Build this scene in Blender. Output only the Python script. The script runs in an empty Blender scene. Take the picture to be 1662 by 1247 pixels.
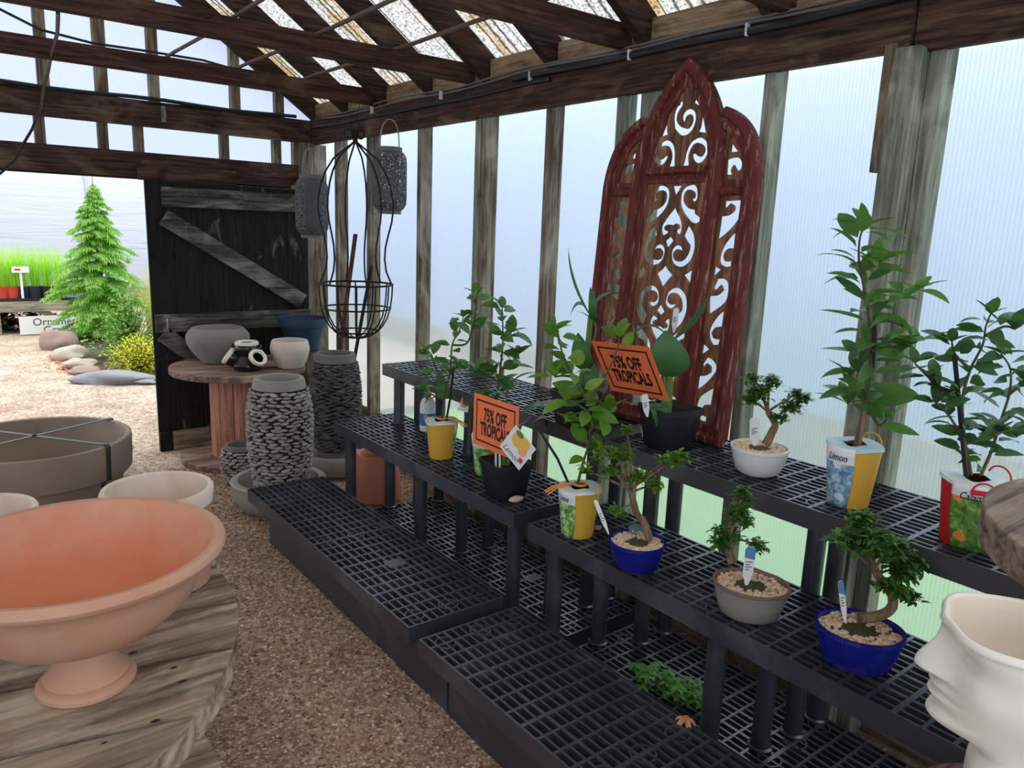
import bpy, bmesh, math, random
from mathutils import Vector, Matrix, noise
from math import sin, cos, pi, radians, sqrt, atan2, exp
scn = bpy.context.scene
C = scn.collection
S = 1.22                                    # real metres per working unit
rnd = random.Random(7)
# ------------------------------------------------------------------ camera
YAW, PITCH, ROLL, FPX, W, H, CAMH = radians(37.921), radians(11.621), radians(-2.154), 1220.5, 1662.0, 1247.0, 1.43
_f = Vector((sin(YAW)*cos(PITCH), cos(YAW)*cos(PITCH), -sin(PITCH)))
_r = Vector((cos(YAW), -sin(YAW), 0)); _d = _f.cross(_r)
CR = cos(ROLL)*_r + sin(ROLL)*_d            # camera right
CD = -sin(ROLL)*_r + cos(ROLL)*_d           # camera down
cam = bpy.data.cameras.new('camera'); camo = bpy.data.objects.new('camera', cam); C.objects.link(camo)
cam.sensor_width = 36.0; cam.lens = FPX/W*36.0; cam.clip_start = .02; cam.clip_end = 300
m = Matrix((CR, -CD, -_f)).transposed().to_4x4(); m.translation = Vector((0, 0, CAMH*S)); camo.matrix_world = m
scn.camera = camo
def ray(x, y): return CR*((x-W/2)/FPX) + CD*((y-H/2)/FPX) + _f
O = Vector((0, 0, CAMH))
def pz(x, y, z): d = ray(x, y); return O + d*((z-CAMH)/d.z)
def px_(x, y, X): d = ray(x, y); return O + d*(X/d.x)
def py_(x, y, Y): d = ray(x, y); return O + d*(Y/d.y)
FH = Vector((sin(YAW), cos(YAW), 0)); RH = Vector((cos(YAW), -sin(YAW), 0))
def pd(x, y, P, off=0.0):                   # point seen at a pixel, on the upright plane through P that faces the camera
    d = ray(x, y); return O + d*((Vector(P).dot(FH)+off)/d.dot(FH))
# ------------------------------------------------------------------ world, exposure
scn.view_settings.view_transform = 'Standard'; scn.view_settings.look = 'None'
scn.view_settings.gamma = 1.0; scn.view_settings.use_curve_mapping = False
scn.view_settings.exposure = 0.50
wd = bpy.data.worlds.new('overcast_sky'); scn.world = wd; wd.use_nodes = True
nt = wd.node_tree; nt.nodes.clear()
def N(nt, t, **k):
    n = nt.nodes.new(t)
    for a, b in k.items():
        if a == 'i':
            for q, v in b.items(): n.inputs[q].default_value = v
        else: setattr(n, a, b)
    return n
def L(nt, a, b): nt.links.new(a, b)
tc = N(nt, 'ShaderNodeTexCoord'); sx = N(nt, 'ShaderNodeSeparateXYZ'); L(nt, tc.outputs['Generated'], sx.inputs[0])
rp = N(nt, 'ShaderNodeValToRGB'); L(nt, sx.outputs['Z'], rp.inputs[0])
rp.color_ramp.elements[0].position = 0.0; rp.color_ramp.elements[0].color = (.43, .50, .63, 1); e_ = rp.color_ramp.elements.new(.34); e_.color = (.60, .67, .80, 1)
rp.color_ramp.elements[1].position = .95; rp.color_ramp.elements[1].color = (1.95, 1.98, 2.05, 1)
bg = N(nt, 'ShaderNodeBackground'); bg.inputs["Strength"].default_value = 1.4
L(nt, rp.outputs[0], bg.inputs['Color']); wo = N(nt, 'ShaderNodeOutputWorld'); L(nt, bg.outputs[0], wo.inputs[0])
# ------------------------------------------------------------------ materials
def srgb(r, g, b): 
    f = lambda c: (c/255/12.92 if c/255 <= .04045 else ((c/255+.055)/1.055)**2.4)
    return (f(r), f(g), f(b), 1)
def newmat(name):
    m = bpy.data.materials.new(name); m.use_nodes = True; nt = m.node_tree
    return m, nt, nt.nodes['Principled BSDF']
def mix(nt, fac, a, b, mode='MIX'):
    n = N(nt, 'ShaderNodeMix', data_type='RGBA', blend_type=mode)
    for s, v in ((0, fac), (6, a), (7, b)):
        if hasattr(v, 'default_value') or hasattr(v, 'is_linked'): L(nt, v, n.inputs[s])
        else: n.inputs[s].default_value = v
    return n.outputs[2]
def coords(nt, scale=(1, 1, 1), rot=(0, 0, 0)):
    t = N(nt, 'ShaderNodeTexCoord'); mp = N(nt, 'ShaderNodeMapping')
    mp.inputs['Scale'].default_value = scale; mp.inputs['Rotation'].default_value = rot
    L(nt, t.outputs['Object'], mp.inputs[0]); return mp.outputs[0]
def ramp(nt, fac, stops):
    r = N(nt, 'ShaderNodeValToRGB'); L(nt, fac, r.inputs[0])
    e = r.color_ramp.elements
    e[0].position, e[0].color = stops[0][0], stops[0][1]; e[1].position, e[1].color = stops[-1][0], stops[-1][1]
    for p, c in stops[1:-1]: q = e.new(p); q.color = c
    return r.outputs[0]
def ntex(nt, vec, scale, detail=4, rough=.55, dist=0.0):
    n = N(nt, 'ShaderNodeTexNoise', i={'Scale': scale, 'Detail': detail, 'Roughness': rough, 'Distortion': dist}); L(nt, vec, n.inputs['Vector']); return n.outputs['Fac']
def bump(nt, b, height, strength=.4, dist=.01):
    n = N(nt, 'ShaderNodeBump', i={'Strength': strength, 'Distance': dist}); L(nt, height, n.inputs['Height']); L(nt, n.outputs[0], b.inputs['Normal'])
def wood(name, dark, mid, light, axis, rough=.8, wear=.5, grain=60, rot=(0, 0, 0), patch=2.2, isl=0):
    m, nt, b = newmat(name); sc = [grain]*3; sc[axis] = grain*.05
    v = coords(nt, tuple(sc), rot); g = ntex(nt, v, 1.0, 6, .6, .6)
    c = coords(nt, (1, 1, 1), rot); sp = [patch*2.5]*3; sp[axis] = patch; v2 = coords(nt, tuple(sp), rot); p = ntex(nt, v2, 1.0, 5, .6, .8)
    col = mix(nt, ramp(nt, g, [(.35, (0, 0, 0, 1)), (.65, (1, 1, 1, 1))]), dark, mid)
    col = mix(nt, ramp(nt, p, [(.5-.12*wear+.06, (0, 0, 0, 1)), (.72, (1, 1, 1, 1))]), col, light)
    p2 = ntex(nt, v2, 1.7, 4, .6, .3)
    col = mix(nt, ramp(nt, p2, [(.58, (0, 0, 0, 1)), (.75, (.85, .85, .85, 1))]), col, tuple(x*.35 for x in dark[:3])+(1,))
    col = mix(nt, .45, col, mix(nt, 1.0, col, ramp(nt, g, [(.3, (.35, .35, .35, 1)), (.6, (1.15, 1.15, 1.15, 1))]), 'MULTIPLY'))
    if isl: gi = N(nt, 'ShaderNodeNewGeometry'); col = mix(nt, 1.0, col, ramp(nt, gi.outputs['Random Per Island'], [(0, (1-isl, 1-isl, 1-isl*.95, 1)), (1, (1+isl*.5, 1+isl*.5, 1+isl*.45, 1))]), 'MULTIPLY')
    L(nt, col, b.inputs['Base Color']); b.inputs['Roughness'].default_value = rough; b.inputs['Specular IOR Level'].default_value = .25
    bump(nt, b, g, .5, .004); return m
def plain(name, col, rough=.6, var=.15, scale=30, bmp=.15, spec=.4, metal=0.0, bscale=None, dark=None, dth=.6):
    m, nt, b = newmat(name); v = coords(nt); n = ntex(nt, v, scale, 5, .6)
    lo = tuple(c*(1-var) for c in col[:3])+(1,); hi = tuple(min(1, c*(1+var)) for c in col[:3])+(1,)
    c = mix(nt, n, lo, hi)
    if dark: 
        n3 = ntex(nt, v, scale*.22, 5, .65, .4); c = mix(nt, ramp(nt, n3, [(dth-.1, (0, 0, 0, 1)), (dth+.12, (.8, .8, .8, 1))]), c, dark)
    L(nt, c, b.inputs['Base Color'])
    b.inputs['Roughness'].default_value = rough; b.inputs['Specular IOR Level'].default_value = spec; b.inputs['Metallic'].default_value = metal
    if bmp: bump(nt, b, ntex(nt, v, bscale or scale*3, 4, .6), bmp, .003)
    return m
def leafmat(name, c1, c2, rough=.38, trans=.35):
    m, nt, b = newmat(name); g = N(nt, 'ShaderNodeNewGeometry'); v = coords(nt)
    c = mix(nt, g.outputs['Random Per Island'], c1, c2); c = mix(nt, .25, c, mix(nt, ntex(nt, v, 25, 3), c1, c2))
    L(nt, c, b.inputs['Base Color']); b.inputs['Roughness'].default_value = rough; b.inputs['Specular IOR Level'].default_value = .35
    t = N(nt, 'ShaderNodeBsdfTranslucent'); L(nt, mix(nt, 1.0, c, (1.6, 1.7, .7, 1), 'MULTIPLY'), t.inputs[0])
    ms = N(nt, 'ShaderNodeMixShader'); ms.inputs[0].default_value = trans
    L(nt, b.outputs[0], ms.inputs[1]); L(nt, t.outputs[0], ms.inputs[2]); L(nt, ms.outputs[0], nt.nodes['Material Output'].inputs[0]); return m
def islandmat(name, cols, rough=.8, spec=.3):
    m, nt, b = newmat(name); g = N(nt, 'ShaderNodeNewGeometry')
    st = [(i/(len(cols)-1), c) for i, c in enumerate(cols)]
    L(nt, ramp(nt, g.outputs['Random Per Island'], st), b.inputs['Base Color']); b.inputs['Roughness'].default_value = rough; b.inputs['Specular IOR Level'].default_value = spec; return m
def polycarb(name, clear=.35, tint=(.86, .92, 1.0, 1), rough=.22, axis='Y'):
    """twin wall plastic sheet: milky translucent with ribs, what lies behind shows blurred"""
    m, nt, b = newmat(name); nt.nodes.remove(b); v = coords(nt)
    w = N(nt, 'ShaderNodeTexWave', wave_type='BANDS', bands_direction=axis, i={'Scale': 22.0, 'Distortion': 0.0}); L(nt, v, w.inputs[0])
    tr = N(nt, 'ShaderNodeBsdfTranslucent'); tr.inputs[0].default_value = tint
    rf = N(nt, 'ShaderNodeBsdfRefraction'); rf.inputs['Roughness'].default_value = rough; rf.inputs['IOR'].default_value = 1.02
    L(nt, mix(nt, w.outputs['Fac'], (.84, .87, .90, 1), (.97, .98, 1, 1)), rf.inputs[0])
    gl = N(nt, 'ShaderNodeBsdfGlossy'); gl.inputs['Roughness'].default_value = .25; gl.inputs[0].default_value = (.9, .9, .9, 1)
    bp = N(nt, 'ShaderNodeBump', i={'Strength': .35, 'Distance': .004}); L(nt, w.outputs['Fac'], bp.inputs['Height'])
    for q in (rf, gl): L(nt, bp.outputs[0], q.inputs['Normal'])
    m1 = N(nt, 'ShaderNodeMixShader'); m1.inputs[0].default_value = clear; L(nt, tr.outputs[0], m1.inputs[1]); L(nt, rf.outputs[0], m1.inputs[2])
    m2 = N(nt, 'ShaderNodeMixShader'); m2.inputs[0].default_value = .05; L(nt, m1.outputs[0], m2.inputs[1]); L(nt, gl.outputs[0], m2.inputs[2])
    L(nt, m2.outputs[0], nt.nodes['Material Output'].inputs[0]); return m
# ------------------------------------------------------------------ mesh builder
class MB:
    def __init__(s): s.v = []; s.f = []; s.mi = []; s.cur = 0
    def add(s, vs, fs):
        b = len(s.v); s.v += [tuple(q) for q in vs]; s.f += [tuple(b+i for i in q) for q in fs]; s.mi += [s.cur]*len(fs); return s
    def box(s, a, b):
        (x0, y0, z0), (x1, y1, z1) = a, b
        return s.add([(x0, y0, z0), (x1, y0, z0), (x1, y1, z0), (x0, y1, z0), (x0, y0, z1), (x1, y0, z1), (x1, y1, z1), (x0, y1, z1)],
                     [(0, 3, 2, 1), (4, 5, 6, 7), (0, 1, 5, 4), (1, 2, 6, 5), (2, 3, 7, 6), (3, 0, 4, 7)])
    def bar(s, p, q, w, h, up=(0, 0, 1)):       # square timber from p to q, w across, h along up
        p, q = Vector(p), Vector(q); d = (q-p).normalized(); u = Vector(up); sd = d.cross(u).normalized(); u = sd.cross(d)
        vs = []
        for c in (p, q):
            for a, b in ((-1, -1), (1, -1), (1, 1), (-1, 1)): vs.append(c+sd*(a*w/2)+u*(b*h/2))
        return s.add(vs, [(3, 2, 1, 0), (4, 5, 6, 7), (0, 1, 5, 4), (1, 2, 6, 5), (2, 3, 7, 6), (3, 0, 4, 7)])
    def tube(s, pts, r, n=8, cap=True):
        pts = [Vector(p) for p in pts]; k = len(pts); rs = r if isinstance(r, (list, tuple)) else [r]*k
        t0 = (pts[1]-pts[0]).normalized(); a = t0.orthogonal().normalized(); vs = []; 
        for i, p in enumerate(pts):
            t = ((pts[min(i+1, k-1)]-pts[max(i-1, 0)])).normalized()
            a = (a-t*a.dot(t)); a = a.normalized() if a.length > 1e-6 else t.orthogonal().normalized()
            b = t.cross(a)
            for j in range(n): q = 2*pi*j/n; vs.append(p+(a*cos(q)+b*sin(q))*rs[i])
        fs = [(i*n+j, i*n+(j+1) % n, (i+1)*n+(j+1) % n, (i+1)*n+j) for i in range(k-1) for j in range(n)]
        if cap: fs += [tuple(range(n-1, -1, -1)), tuple((k-1)*n+j for j in range(n))]
        return s.add(vs, fs)
    def ring(s, c, R, r, n=32, k=6, nrm=(0, 0, 1)):
        c = Vector(c); z = Vector(nrm).normalized(); x = z.orthogonal().normalized(); y = z.cross(x); vs = []
        for i in range(n):
            a = 2*pi*i/n; rd = x*cos(a)+y*sin(a)
            for j in range(k): b = 2*pi*j/k; vs.append(c+rd*(R+r*cos(b))+z*(r*sin(b)))
        return s.add(vs, [(i*k+j, ((i+1) % n)*k+j, ((i+1) % n)*k+(j+1) % k, i*k+(j+1) % k) for i in range(n) for j in range(k)])
    def lathe(s, prof, n=48, c=(0, 0, 0), sx=1, sy=1, fn=None, a0=0, a1=2*pi):
        full = abs(a1-a0-2*pi) < 1e-6; m_ = n if full else n+1; vs = []
        for (r, z) in prof:
            for j in range(m_):
                a = a0+(a1-a0)*j/n; k = fn(a, z) if fn else 1
                vs.append((c[0]+r*k*cos(a)*sx, c[1]+r*k*sin(a)*sy, c[2]+z))
        fs = []
        for i in range(len(prof)-1):
            for j in range(n):
                jj = (j+1) % m_; fs.append((i*m_+j, i*m_+jj, (i+1)*m_+jj, (i+1)*m_+j))
        return s.add(vs, fs)
    def blob(s, c, r, sub=1, seed=0, amp=.25, sq=(1, 1, 1)):
        bm = bmesh.new(); bmesh.ops.create_icosphere(bm, subdivisions=sub, radius=1)
        o = Vector((seed*3.1, seed*1.7, seed)); vs = []
        for v in bm.verts:
            k = 1+amp*noise.noise(v.co*1.3+o); vs.append((c[0]+v.co.x*r*k*sq[0], c[1]+v.co.y*r*k*sq[1], c[2]+v.co.z*r*k*sq[2]))
        fs = [tuple(q.index for q in f.verts) for f in bm.faces]; bm.free(); return s.add(vs, fs)
    def poly(s, pts, nrm, t):                   # flat outline given thickness t along nrm
        n = len(pts); nv = Vector(nrm)*t; vs = [Vector(p) for p in pts]; vs += [p+nv for p in vs]
        return s.add(vs, [tuple(range(n-1, -1, -1)), tuple(range(n, 2*n))]+[(i, (i+1) % n, n+(i+1) % n, n+i) for i in range(n)])
    def build(s, name, mats, parent=None, loc=None, bev=0, sharp=38):
        me = bpy.data.meshes.new(name); me.from_pydata([(x*S, y*S, z*S) for x, y, z in s.v], [], s.f)
        mats = mats if isinstance(mats, (list, tuple)) else [mats]
        for q in mats: me.materials.append(q)
        me.polygons.foreach_set('material_index', s.mi); me.polygons.foreach_set('use_smooth', [True]*len(s.f))
        me.set_sharp_from_angle(angle=radians(sharp)); me.update()
        o = bpy.data.objects.new(name, me); C.objects.link(o)
        if parent: o.parent = parent
        if loc is not None: o.location = Vector(loc)*S
        if bev: b = o.modifiers.new('edges', 'BEVEL'); b.width = bev*S; b.segments = 2; b.limit_method = 'ANGLE'; b.angle_limit = radians(50)
        return o
def thing(name, label, cat, loc=(0, 0, 0), rz=0, group=None):
    o = bpy.data.objects.new(name, None); C.objects.link(o); o.location = Vector(loc)*S; o.rotation_euler = (0, 0, rz); o.empty_display_size = .05
    o['label'] = label; o['category'] = cat
    if group: o['group'] = group
    return o
def tag(o, label, cat, group=None):
    o['label'] = label; o['category'] = cat
    if group: o['group'] = group
    return o
def struct(o): o['kind'] = 'structure'; return o
def stuff(o): o['kind'] = 'stuff'; return o
def dup(t, label, loc, rz=None):
    c = t.copy(); C.objects.link(c); c.location = Vector(loc)*S; c['label'] = label
    if rz is not None: c.rotation_euler = (0, 0, rz)
    for ch in t.children:
        k = ch.copy(); C.objects.link(k); k.parent = c
        for g in ch.children: q = g.copy(); C.objects.link(q); q.parent = k
    return c
def text(body, size, mat, M, name='lettering', parent=None, shear=0, wide=1, off=0, wrap=None, thick=.0006, space=1.0):
    cu = bpy.data.curves.new('t', 'FONT'); cu.body = body; cu.size = size*S; cu.align_x = 'CENTER'; cu.align_y = 'CENTER'; cu.shear = shear; cu.offset = off*S
    cu.extrude = thick*S; cu.resolution_u = 3; cu.space_line = .82; cu.space_character = space
    o = bpy.data.objects.new('t', cu); C.objects.link(o); dg = bpy.context.evaluated_depsgraph_get()
    me = bpy.data.meshes.new_from_object(o.evaluated_get(dg)); bpy.data.objects.remove(o)
    for v in me.vertices:
        x, y, z = v.co.x*wide, v.co.y, v.co.z
        if wrap: p = wrap(x/S, y/S, z/S); v.co = Vector(p)*S
        else: v.co = M @ Vector((x, y, z))
    me.materials.clear(); me.materials.append(mat)
    o = bpy.data.objects.new(name, me); C.objects.link(o)
    if parent: o.parent = parent
    return o
def leaf(mb, p, d, up, ln, wd, droop=.25, fold=.25, n=5, shape=1.0, tip=1.6):
    p, d = Vector(p), Vector(d).normalized(); up = Vector(up); sd = d.cross(up)
    if sd.length < 1e-4: sd = d.orthogonal()
    sd.normalize(); nu = sd.cross(d).normalized(); vs = []; c = p.copy()
    for i in range(n+1):
        t = i/n; ang = -droop*t*2; dd = d*cos(ang)+nu*sin(ang)
        if i: c = c+dd*(ln/n)
        w = wd*.5*(sin(pi*min(1, t**shape*.95+.04)))**.68*(1-.15*t**tip) if 0 < i < n else wd*.03
        nn = nu*cos(ang)-d*sin(ang)
        vs += [c-sd*w+nn*w*fold, c, c+sd*w+nn*w*fold]
    mb.add(vs, [q for i in range(n) for q in ((i*3, i*3+1, i*3+4, i*3+3), (i*3+1, i*3+2, i*3+5, i*3+4))])
# ------------------------------------------------------------------ shared materials
DK, MD, LT = srgb(42, 31, 27), srgb(86, 62, 50), srgb(150, 128, 104)
BEAM_Y = wood('beam wood along wall', srgb(44, 32, 28), srgb(92, 66, 53), srgb(128, 104, 84), 1, wear=.2)
BEAM_X = wood('beam wood across', srgb(46, 31, 27), srgb(92, 60, 50), srgb(112, 86, 70), 0, wear=.0)
STUD = wood('weathered stud wood', srgb(84, 70, 58), srgb(142, 126, 108), srgb(178, 170, 150), 2, wear=.8)
STUDG = wood('green grey stud wood', srgb(110, 112, 98), srgb(152, 156, 136), srgb(190, 190, 168), 2, wear=.6)
RAFT = wood('rafter wood', srgb(34, 25, 22), srgb(76, 54, 44), srgb(104, 78, 60), 0, wear=.1, rot=(0, radians(-35), 0))
PALEW = wood('pale blocking wood', srgb(96, 74, 54), srgb(158, 130, 100), srgb(180, 156, 124), 1, wear=.5)
DOORW = wood('black door wood', srgb(22, 20, 20), srgb(42, 38, 36), srgb(112, 106, 98), 2, wear=-.55, patch=3.5)
RAILW = wood('grey door rail wood', srgb(44, 42, 38), srgb(96, 92, 82), srgb(150, 146, 132), 0, wear=.35, patch=3.5)
SILLW = wood('pale sill board', srgb(110, 94, 74), srgb(160, 142, 116), srgb(184, 170, 144), 0, wear=.5)
SPOOLW = wood('grey spool wood', srgb(92, 76, 66), srgb(148, 128, 112), srgb(176, 162, 146), 0, wear=.6, grain=45, isl=.2)
REDW = wood('reddish spool staves', srgb(172, 110, 90), srgb(208, 150, 124), srgb(224, 176, 150), 2, wear=.3, grain=45, isl=.15)
PLAST = plain('black plastic', srgb(50, 53, 60), .34, .25, 14, .06, .9, dark=srgb(98, 101, 104), dth=.64)
WIRE = plain('dark iron wire', srgb(44, 38, 34), .6, .3, 60, .1, .4, .6)
CABLE = plain('black cable', srgb(30, 32, 36), .5, .2, 20, 0); GCABLE = plain('grey cable', srgb(104, 102, 98), .55, .1, 20, 0)
WHITE = plain('white plastic', srgb(232, 234, 232), .5, .03, 20, 0); STEEL = plain('galvanised steel', srgb(150, 150, 148), .4, .1, 40, 0, .5, .8)
TERRA = plain('terracotta', srgb(206, 138, 110), .85, .08, 6, .12, .2, dark=srgb(214, 176, 150), dth=.58)
BLACKINK = plain('black ink', (.012, .010, .012, 1), .6, 0, 5, 0); GREYINK = plain('grey ink', srgb(70, 74, 78), .6, 0, 5, 0)
STRUCTURE = []
# ------------------------------------------------------------------ ground
m, nt, b = newmat('gravel'); v = coords(nt)
vo = N(nt, 'ShaderNodeTexVoronoi', feature='F1', i={'Scale': 62.0, 'Randomness': 1.0}); L(nt, v, vo.inputs['Vector'])
hs = N(nt, 'ShaderNodeSeparateColor'); L(nt, vo.outputs['Color'], hs.inputs[0])
sy = N(nt, 'ShaderNodeSeparateXYZ'); L(nt, v, sy.inputs[0])
inn = ramp(nt, hs.outputs[0], [(0, srgb(118, 92, 76)), (.3, srgb(156, 128, 108)), (.6, srgb(184, 160, 140)), (.85, srgb(144, 110, 92)), (1, srgb(208, 190, 172))])
out = ramp(nt, hs.outputs[0], [(0, srgb(138, 118, 102)), (.5, srgb(184, 164, 144)), (1, srgb(212, 197, 180))])
yy = N(nt, 'ShaderNodeMath', operation='ADD'); L(nt, sy.outputs['Y'], yy.inputs[0])
nn_ = N(nt, 'ShaderNodeMath', operation='MULTIPLY'); L(nt, ntex(nt, v, 1.5), nn_.inputs[0]); nn_.inputs[1].default_value = 1.4; L(nt, nn_.outputs[0], yy.inputs[1])
mr = N(nt, 'ShaderNodeMapRange', i={'From Min': 5.2, 'From Max': 6.6}); L(nt, yy.outputs[0], mr.inputs[0])
big = ramp(nt, ntex(nt, v, 2.2, 4), [(.35, (.74, .70, .68, 1)), (.65, (1.08, 1.06, 1.04, 1))])
gc = mix(nt, 1.0, mix(nt, mr.outputs[0], inn, out), big, 'MULTIPLY'); L(nt, gc, b.inputs['Base Color']); b.inputs['Roughness'].default_value = .9; b.inputs['Specular IOR Level'].default_value = .2
bump(nt, b, vo.outputs['Distance'], -.9, .012); GRAVEL = m
mb = MB()
def gh(x, y):
    z = .006*noise.noise(Vector((x*2, y*2, 0)))
    dip = max(0, min(1, (x-1.42)/.2))*max(0, min(1, (3.45-y)/.15))
    return z-.075*dip
xs = [-2.7+.1*i for i in range(36)]+[.9+.05*i for i in range(27)]; ys = [-1.2+.1*i for i in range(65)]
nx = len(xs); mb.add([(x, y, gh(x, y)) for y in ys for x in xs], [(j*nx+i, j*nx+i+1, (j+1)*nx+i+1, (j+1)*nx+i) for j in range(len(ys)-1) for i in range(nx-1)])
fl = struct(mb.build('floor', GRAVEL, sharp=180))
g = MB(); g.box((-14, 5.18, -.3), (16, 26, -.001)); struct(g.build('gravel_yard', GRAVEL))
LAWNM = plain('lawn', srgb(122, 160, 84), .9, .25, 8, .4, .1)
g = MB(); g.box((2.28, -9, -.3), (16, 5.16, -.06)); struct(g.build('lawn', LAWNM))
# ------------------------------------------------------------------ sheets
POLY = polycarb('ribbed wall sheet', .78, axis='Y', rough=.30); POLYX = polycarb('ribbed gable sheet', .2, axis='X', tint=(.72, .78, .88, 1))
def sheet(name, p, mat):
    mb = MB(); mb.poly(p, (Vector(p[1])-Vector(p[0])).cross(Vector(p[2])-Vector(p[0])).normalized(), .006); return struct(mb.build(name, mat))
sheet('wall_right', [(2.195, -1.1, .23), (2.195, 5.04, .23), (2.195, 5.04, 2.2), (2.195, -1.1, 2.2)], POLY)
sheet('wall_left', [(-2.62, 5.04, .23), (-2.62, -1.1, .23), (-2.62, -1.1, 2.06), (-2.62, 5.04, 2.06)], POLY)
RX = -.25; SL = .70
def rz(x): return 2.13+SL*(2.1-abs(x-RX)-RX) if True else 0
def roofz(x): return 2.10+SL*((2.1-RX)-abs(x-RX))      # underside of rafters
sheet('wall_back', [(-2.62, 5.06, 1.70), (2.19, 5.06, 1.70), (2.19, 5.06, roofz(2.19)+.1), (RX, 5.06, roofz(RX)+.1), (-2.62, 5.06, roofz(-2.62)+.1)], POLYX)
sheet('window_1', [(-2.62, 5.06, 0), (-.5, 5.06, 0), (-.5, 5.06, 1.68), (-2.62, 5.06, 1.68)], POLYX)
# corrugated roof
m, nt, b = newmat('mouldy corrugated fibreglass'); nt.nodes.remove(b); v = coords(nt)
sp = ntex(nt, v, 70, 3, .7); spk = ramp(nt, sp, [(.38, (.08, .08, .07, 1)), (.52, (1, 1, 1, 1))])
sxyz = N(nt, 'ShaderNodeSeparateXYZ'); L(nt, v, sxyz.inputs[0])
wv = N(nt, 'ShaderNodeTexWave', wave_type='BANDS', bands_direction='Y', i={'Scale': 4.32, 'Distortion': .6, 'Detail Scale': 6.0}); L(nt, v, wv.inputs[0])
lin = ramp(nt, wv.outputs['Fac'], [(.02, (.22, .21, .19, 1)), (.13, (1, 1, 1, 1))])
st = coords(nt, (.9, 3.0, .9)); rust = ramp(nt, ntex(nt, st, 1.3, 3, .6, .4), [(.50, (1, 1, 1, 1)), (.60, (.92, .70, .40, 1)), (.70, (.5, .26, .10, 1))])
cc = mix(nt, 1.0, mix(nt, 1.0, mix(nt, .75, (.46, .45, .43, 1), spk, 'MULTIPLY'), lin, 'MULTIPLY'), rust, 'MULTIPLY')
tr = N(nt, 'ShaderNodeBsdfTranslucent'); L(nt, cc, tr.inputs[0]); df = N(nt, 'ShaderNodeBsdfDiffuse'); L(nt, cc, df.inputs[0])
ms = N(nt, 'ShaderNodeMixShader'); ms.inputs[0].default_value = .06; L(nt, tr.outputs[0], ms.inputs[1]); L(nt, df.outputs[0], ms.inputs[2]); L(nt, ms.outputs[0], nt.nodes['Material Output'].inputs[0]); ROOF = m
mb = MB(); k = 700
for side in (1, -1):
    rows = []
    for i in range(k+1):
        y = -1.15+6.32*i/k; dz = .009*sin(2*pi*y/.0725)
        xe = RX+side*2.55
        rows += [(RX, y, roofz(RX)+.135+dz), (xe, y, roofz(RX)+.135-SL*2.55+dz)]
    q = [(2*i, 2*i+1, 2*i+3, 2*i+2) for i in range(k)]
    mb.add(rows, q if side > 0 else [f[::-1] for f in q])
struct(mb.build('ceiling', ROOF, sharp=180))
# ------------------------------------------------------------------ timbers
TN = [0]
def timber(a, b, mat, bev=.004, extra=None, rot=None):
    TN[0] += 1; mb = MB(); mb.box(a, b)
    if extra: extra(mb)
    o = struct(mb.build('trim_%d' % TN[0], mat, bev=bev)); return o
# right wall plate in three lengths, with a narrower board on top
for y0, y1, mt, dx in ((3.04, 5.03, BEAM_Y, .004), (1.05, 3.035, BEAM_Y, 0), (-1.1, 1.045, BEAM_Y, .012)):
    timber((2.092+dx, y0, 1.932-dx*.8), (2.135, y1, 2.052), mt)
timber((2.104, -1.1, 2.052), (2.19, 5.03, 2.088), BEAM_Y)
# studs of the right wall: near face Y, width, material
for y0, wy, mt, xi in ((4.60, .045, STUD, 2.118), (4.16, .04, STUD, 2.118), (3.575, .036, STUD, 2.118), (2.985, .036, STUD, 2.118), (3.022, .045, STUDG, 2.112), (2.52, .036, STUD, 2.118),
                       (2.105, .036, STUDG, 2.118), (1.965, .06, STUDG, 2.125), (1.465, .036, STUDG, 2.118), (.965, .042, STUDG, 2.118), (1.008, .07, STUDG, 2.066), (.46, .04, STUDG, 2.118), (-.1, .04, STUDG, 2.118), (-.6, .04, STUDG, 2.118), (4.93, .05, STUD, 2.10)):
    timber((xi, y0, 0 if y0 > 3.4 else -.08), (2.192, y0+wy, 1.932 if xi < 2.11 else 2.06), mt, .003)
timber((2.085, 1.078, 1.62), (2.118, 1.112, 1.95), STUD, .003)
timber((2.19, -1.1, -.1), (2.225, 5.04, .24), wood('grey sill board', srgb(84, 76, 68), srgb(130, 120, 106), srgb(150, 140, 124), 1, wear=.5))
timber((2.178, -1.1, .235), (2.192, 5.0, .262), STUDG, 0)
# end wall: header, plate, gable studs
BEAM_E = wood('greyed beam wood across', srgb(46, 34, 30), srgb(94, 68, 56), srgb(138, 116, 96), 0, wear=.35, patch=1.6)
timber((-2.62, 4.985, 1.652), (2.05, 5.03, 1.795), BEAM_E)
timber((-2.62, 4.975, 1.94), (2.10, 5.02, 2.085), BEAM_E)
timber((1.03, 4.955, 1.635), (1.60, 4.985, 1.725), BEAM_X)
timber((-2.62, 5.03, 1.64), (2.12, 5.055, 1.668), BEAM_X, 0)
for x in (-2.2, -1.6, -1.0, -.4, .06, .535, .845, 1.032, 1.525, 1.86, 1.995):
    timber((x, 5.0, 1.79), (x+.05, 5.055, 1.95), STUD, 0)
for x in (-2.0, -1.4, -.9, -.3, .08, .57, .85, 1.13, 1.60, 1.88):
    timber((x, 5.0, 2.08), (x+(.055 if x != .85 else .062), 5.055, roofz(x)+.05), STUD, 0)
timber((2.02, 4.93, 0), (2.10, 5.03, 1.94), STUD, .003)
timber((1.965, 4.95, 0), (2.012, 4.99, 1.66), wood('tan jamb board', srgb(112, 96, 78), srgb(158, 142, 120), srgb(176, 162, 140), 2, wear=.5), .003)
timber((-.56, 4.95, 0), (-.48, 5.03, 1.66), STUD, .003)
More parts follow.
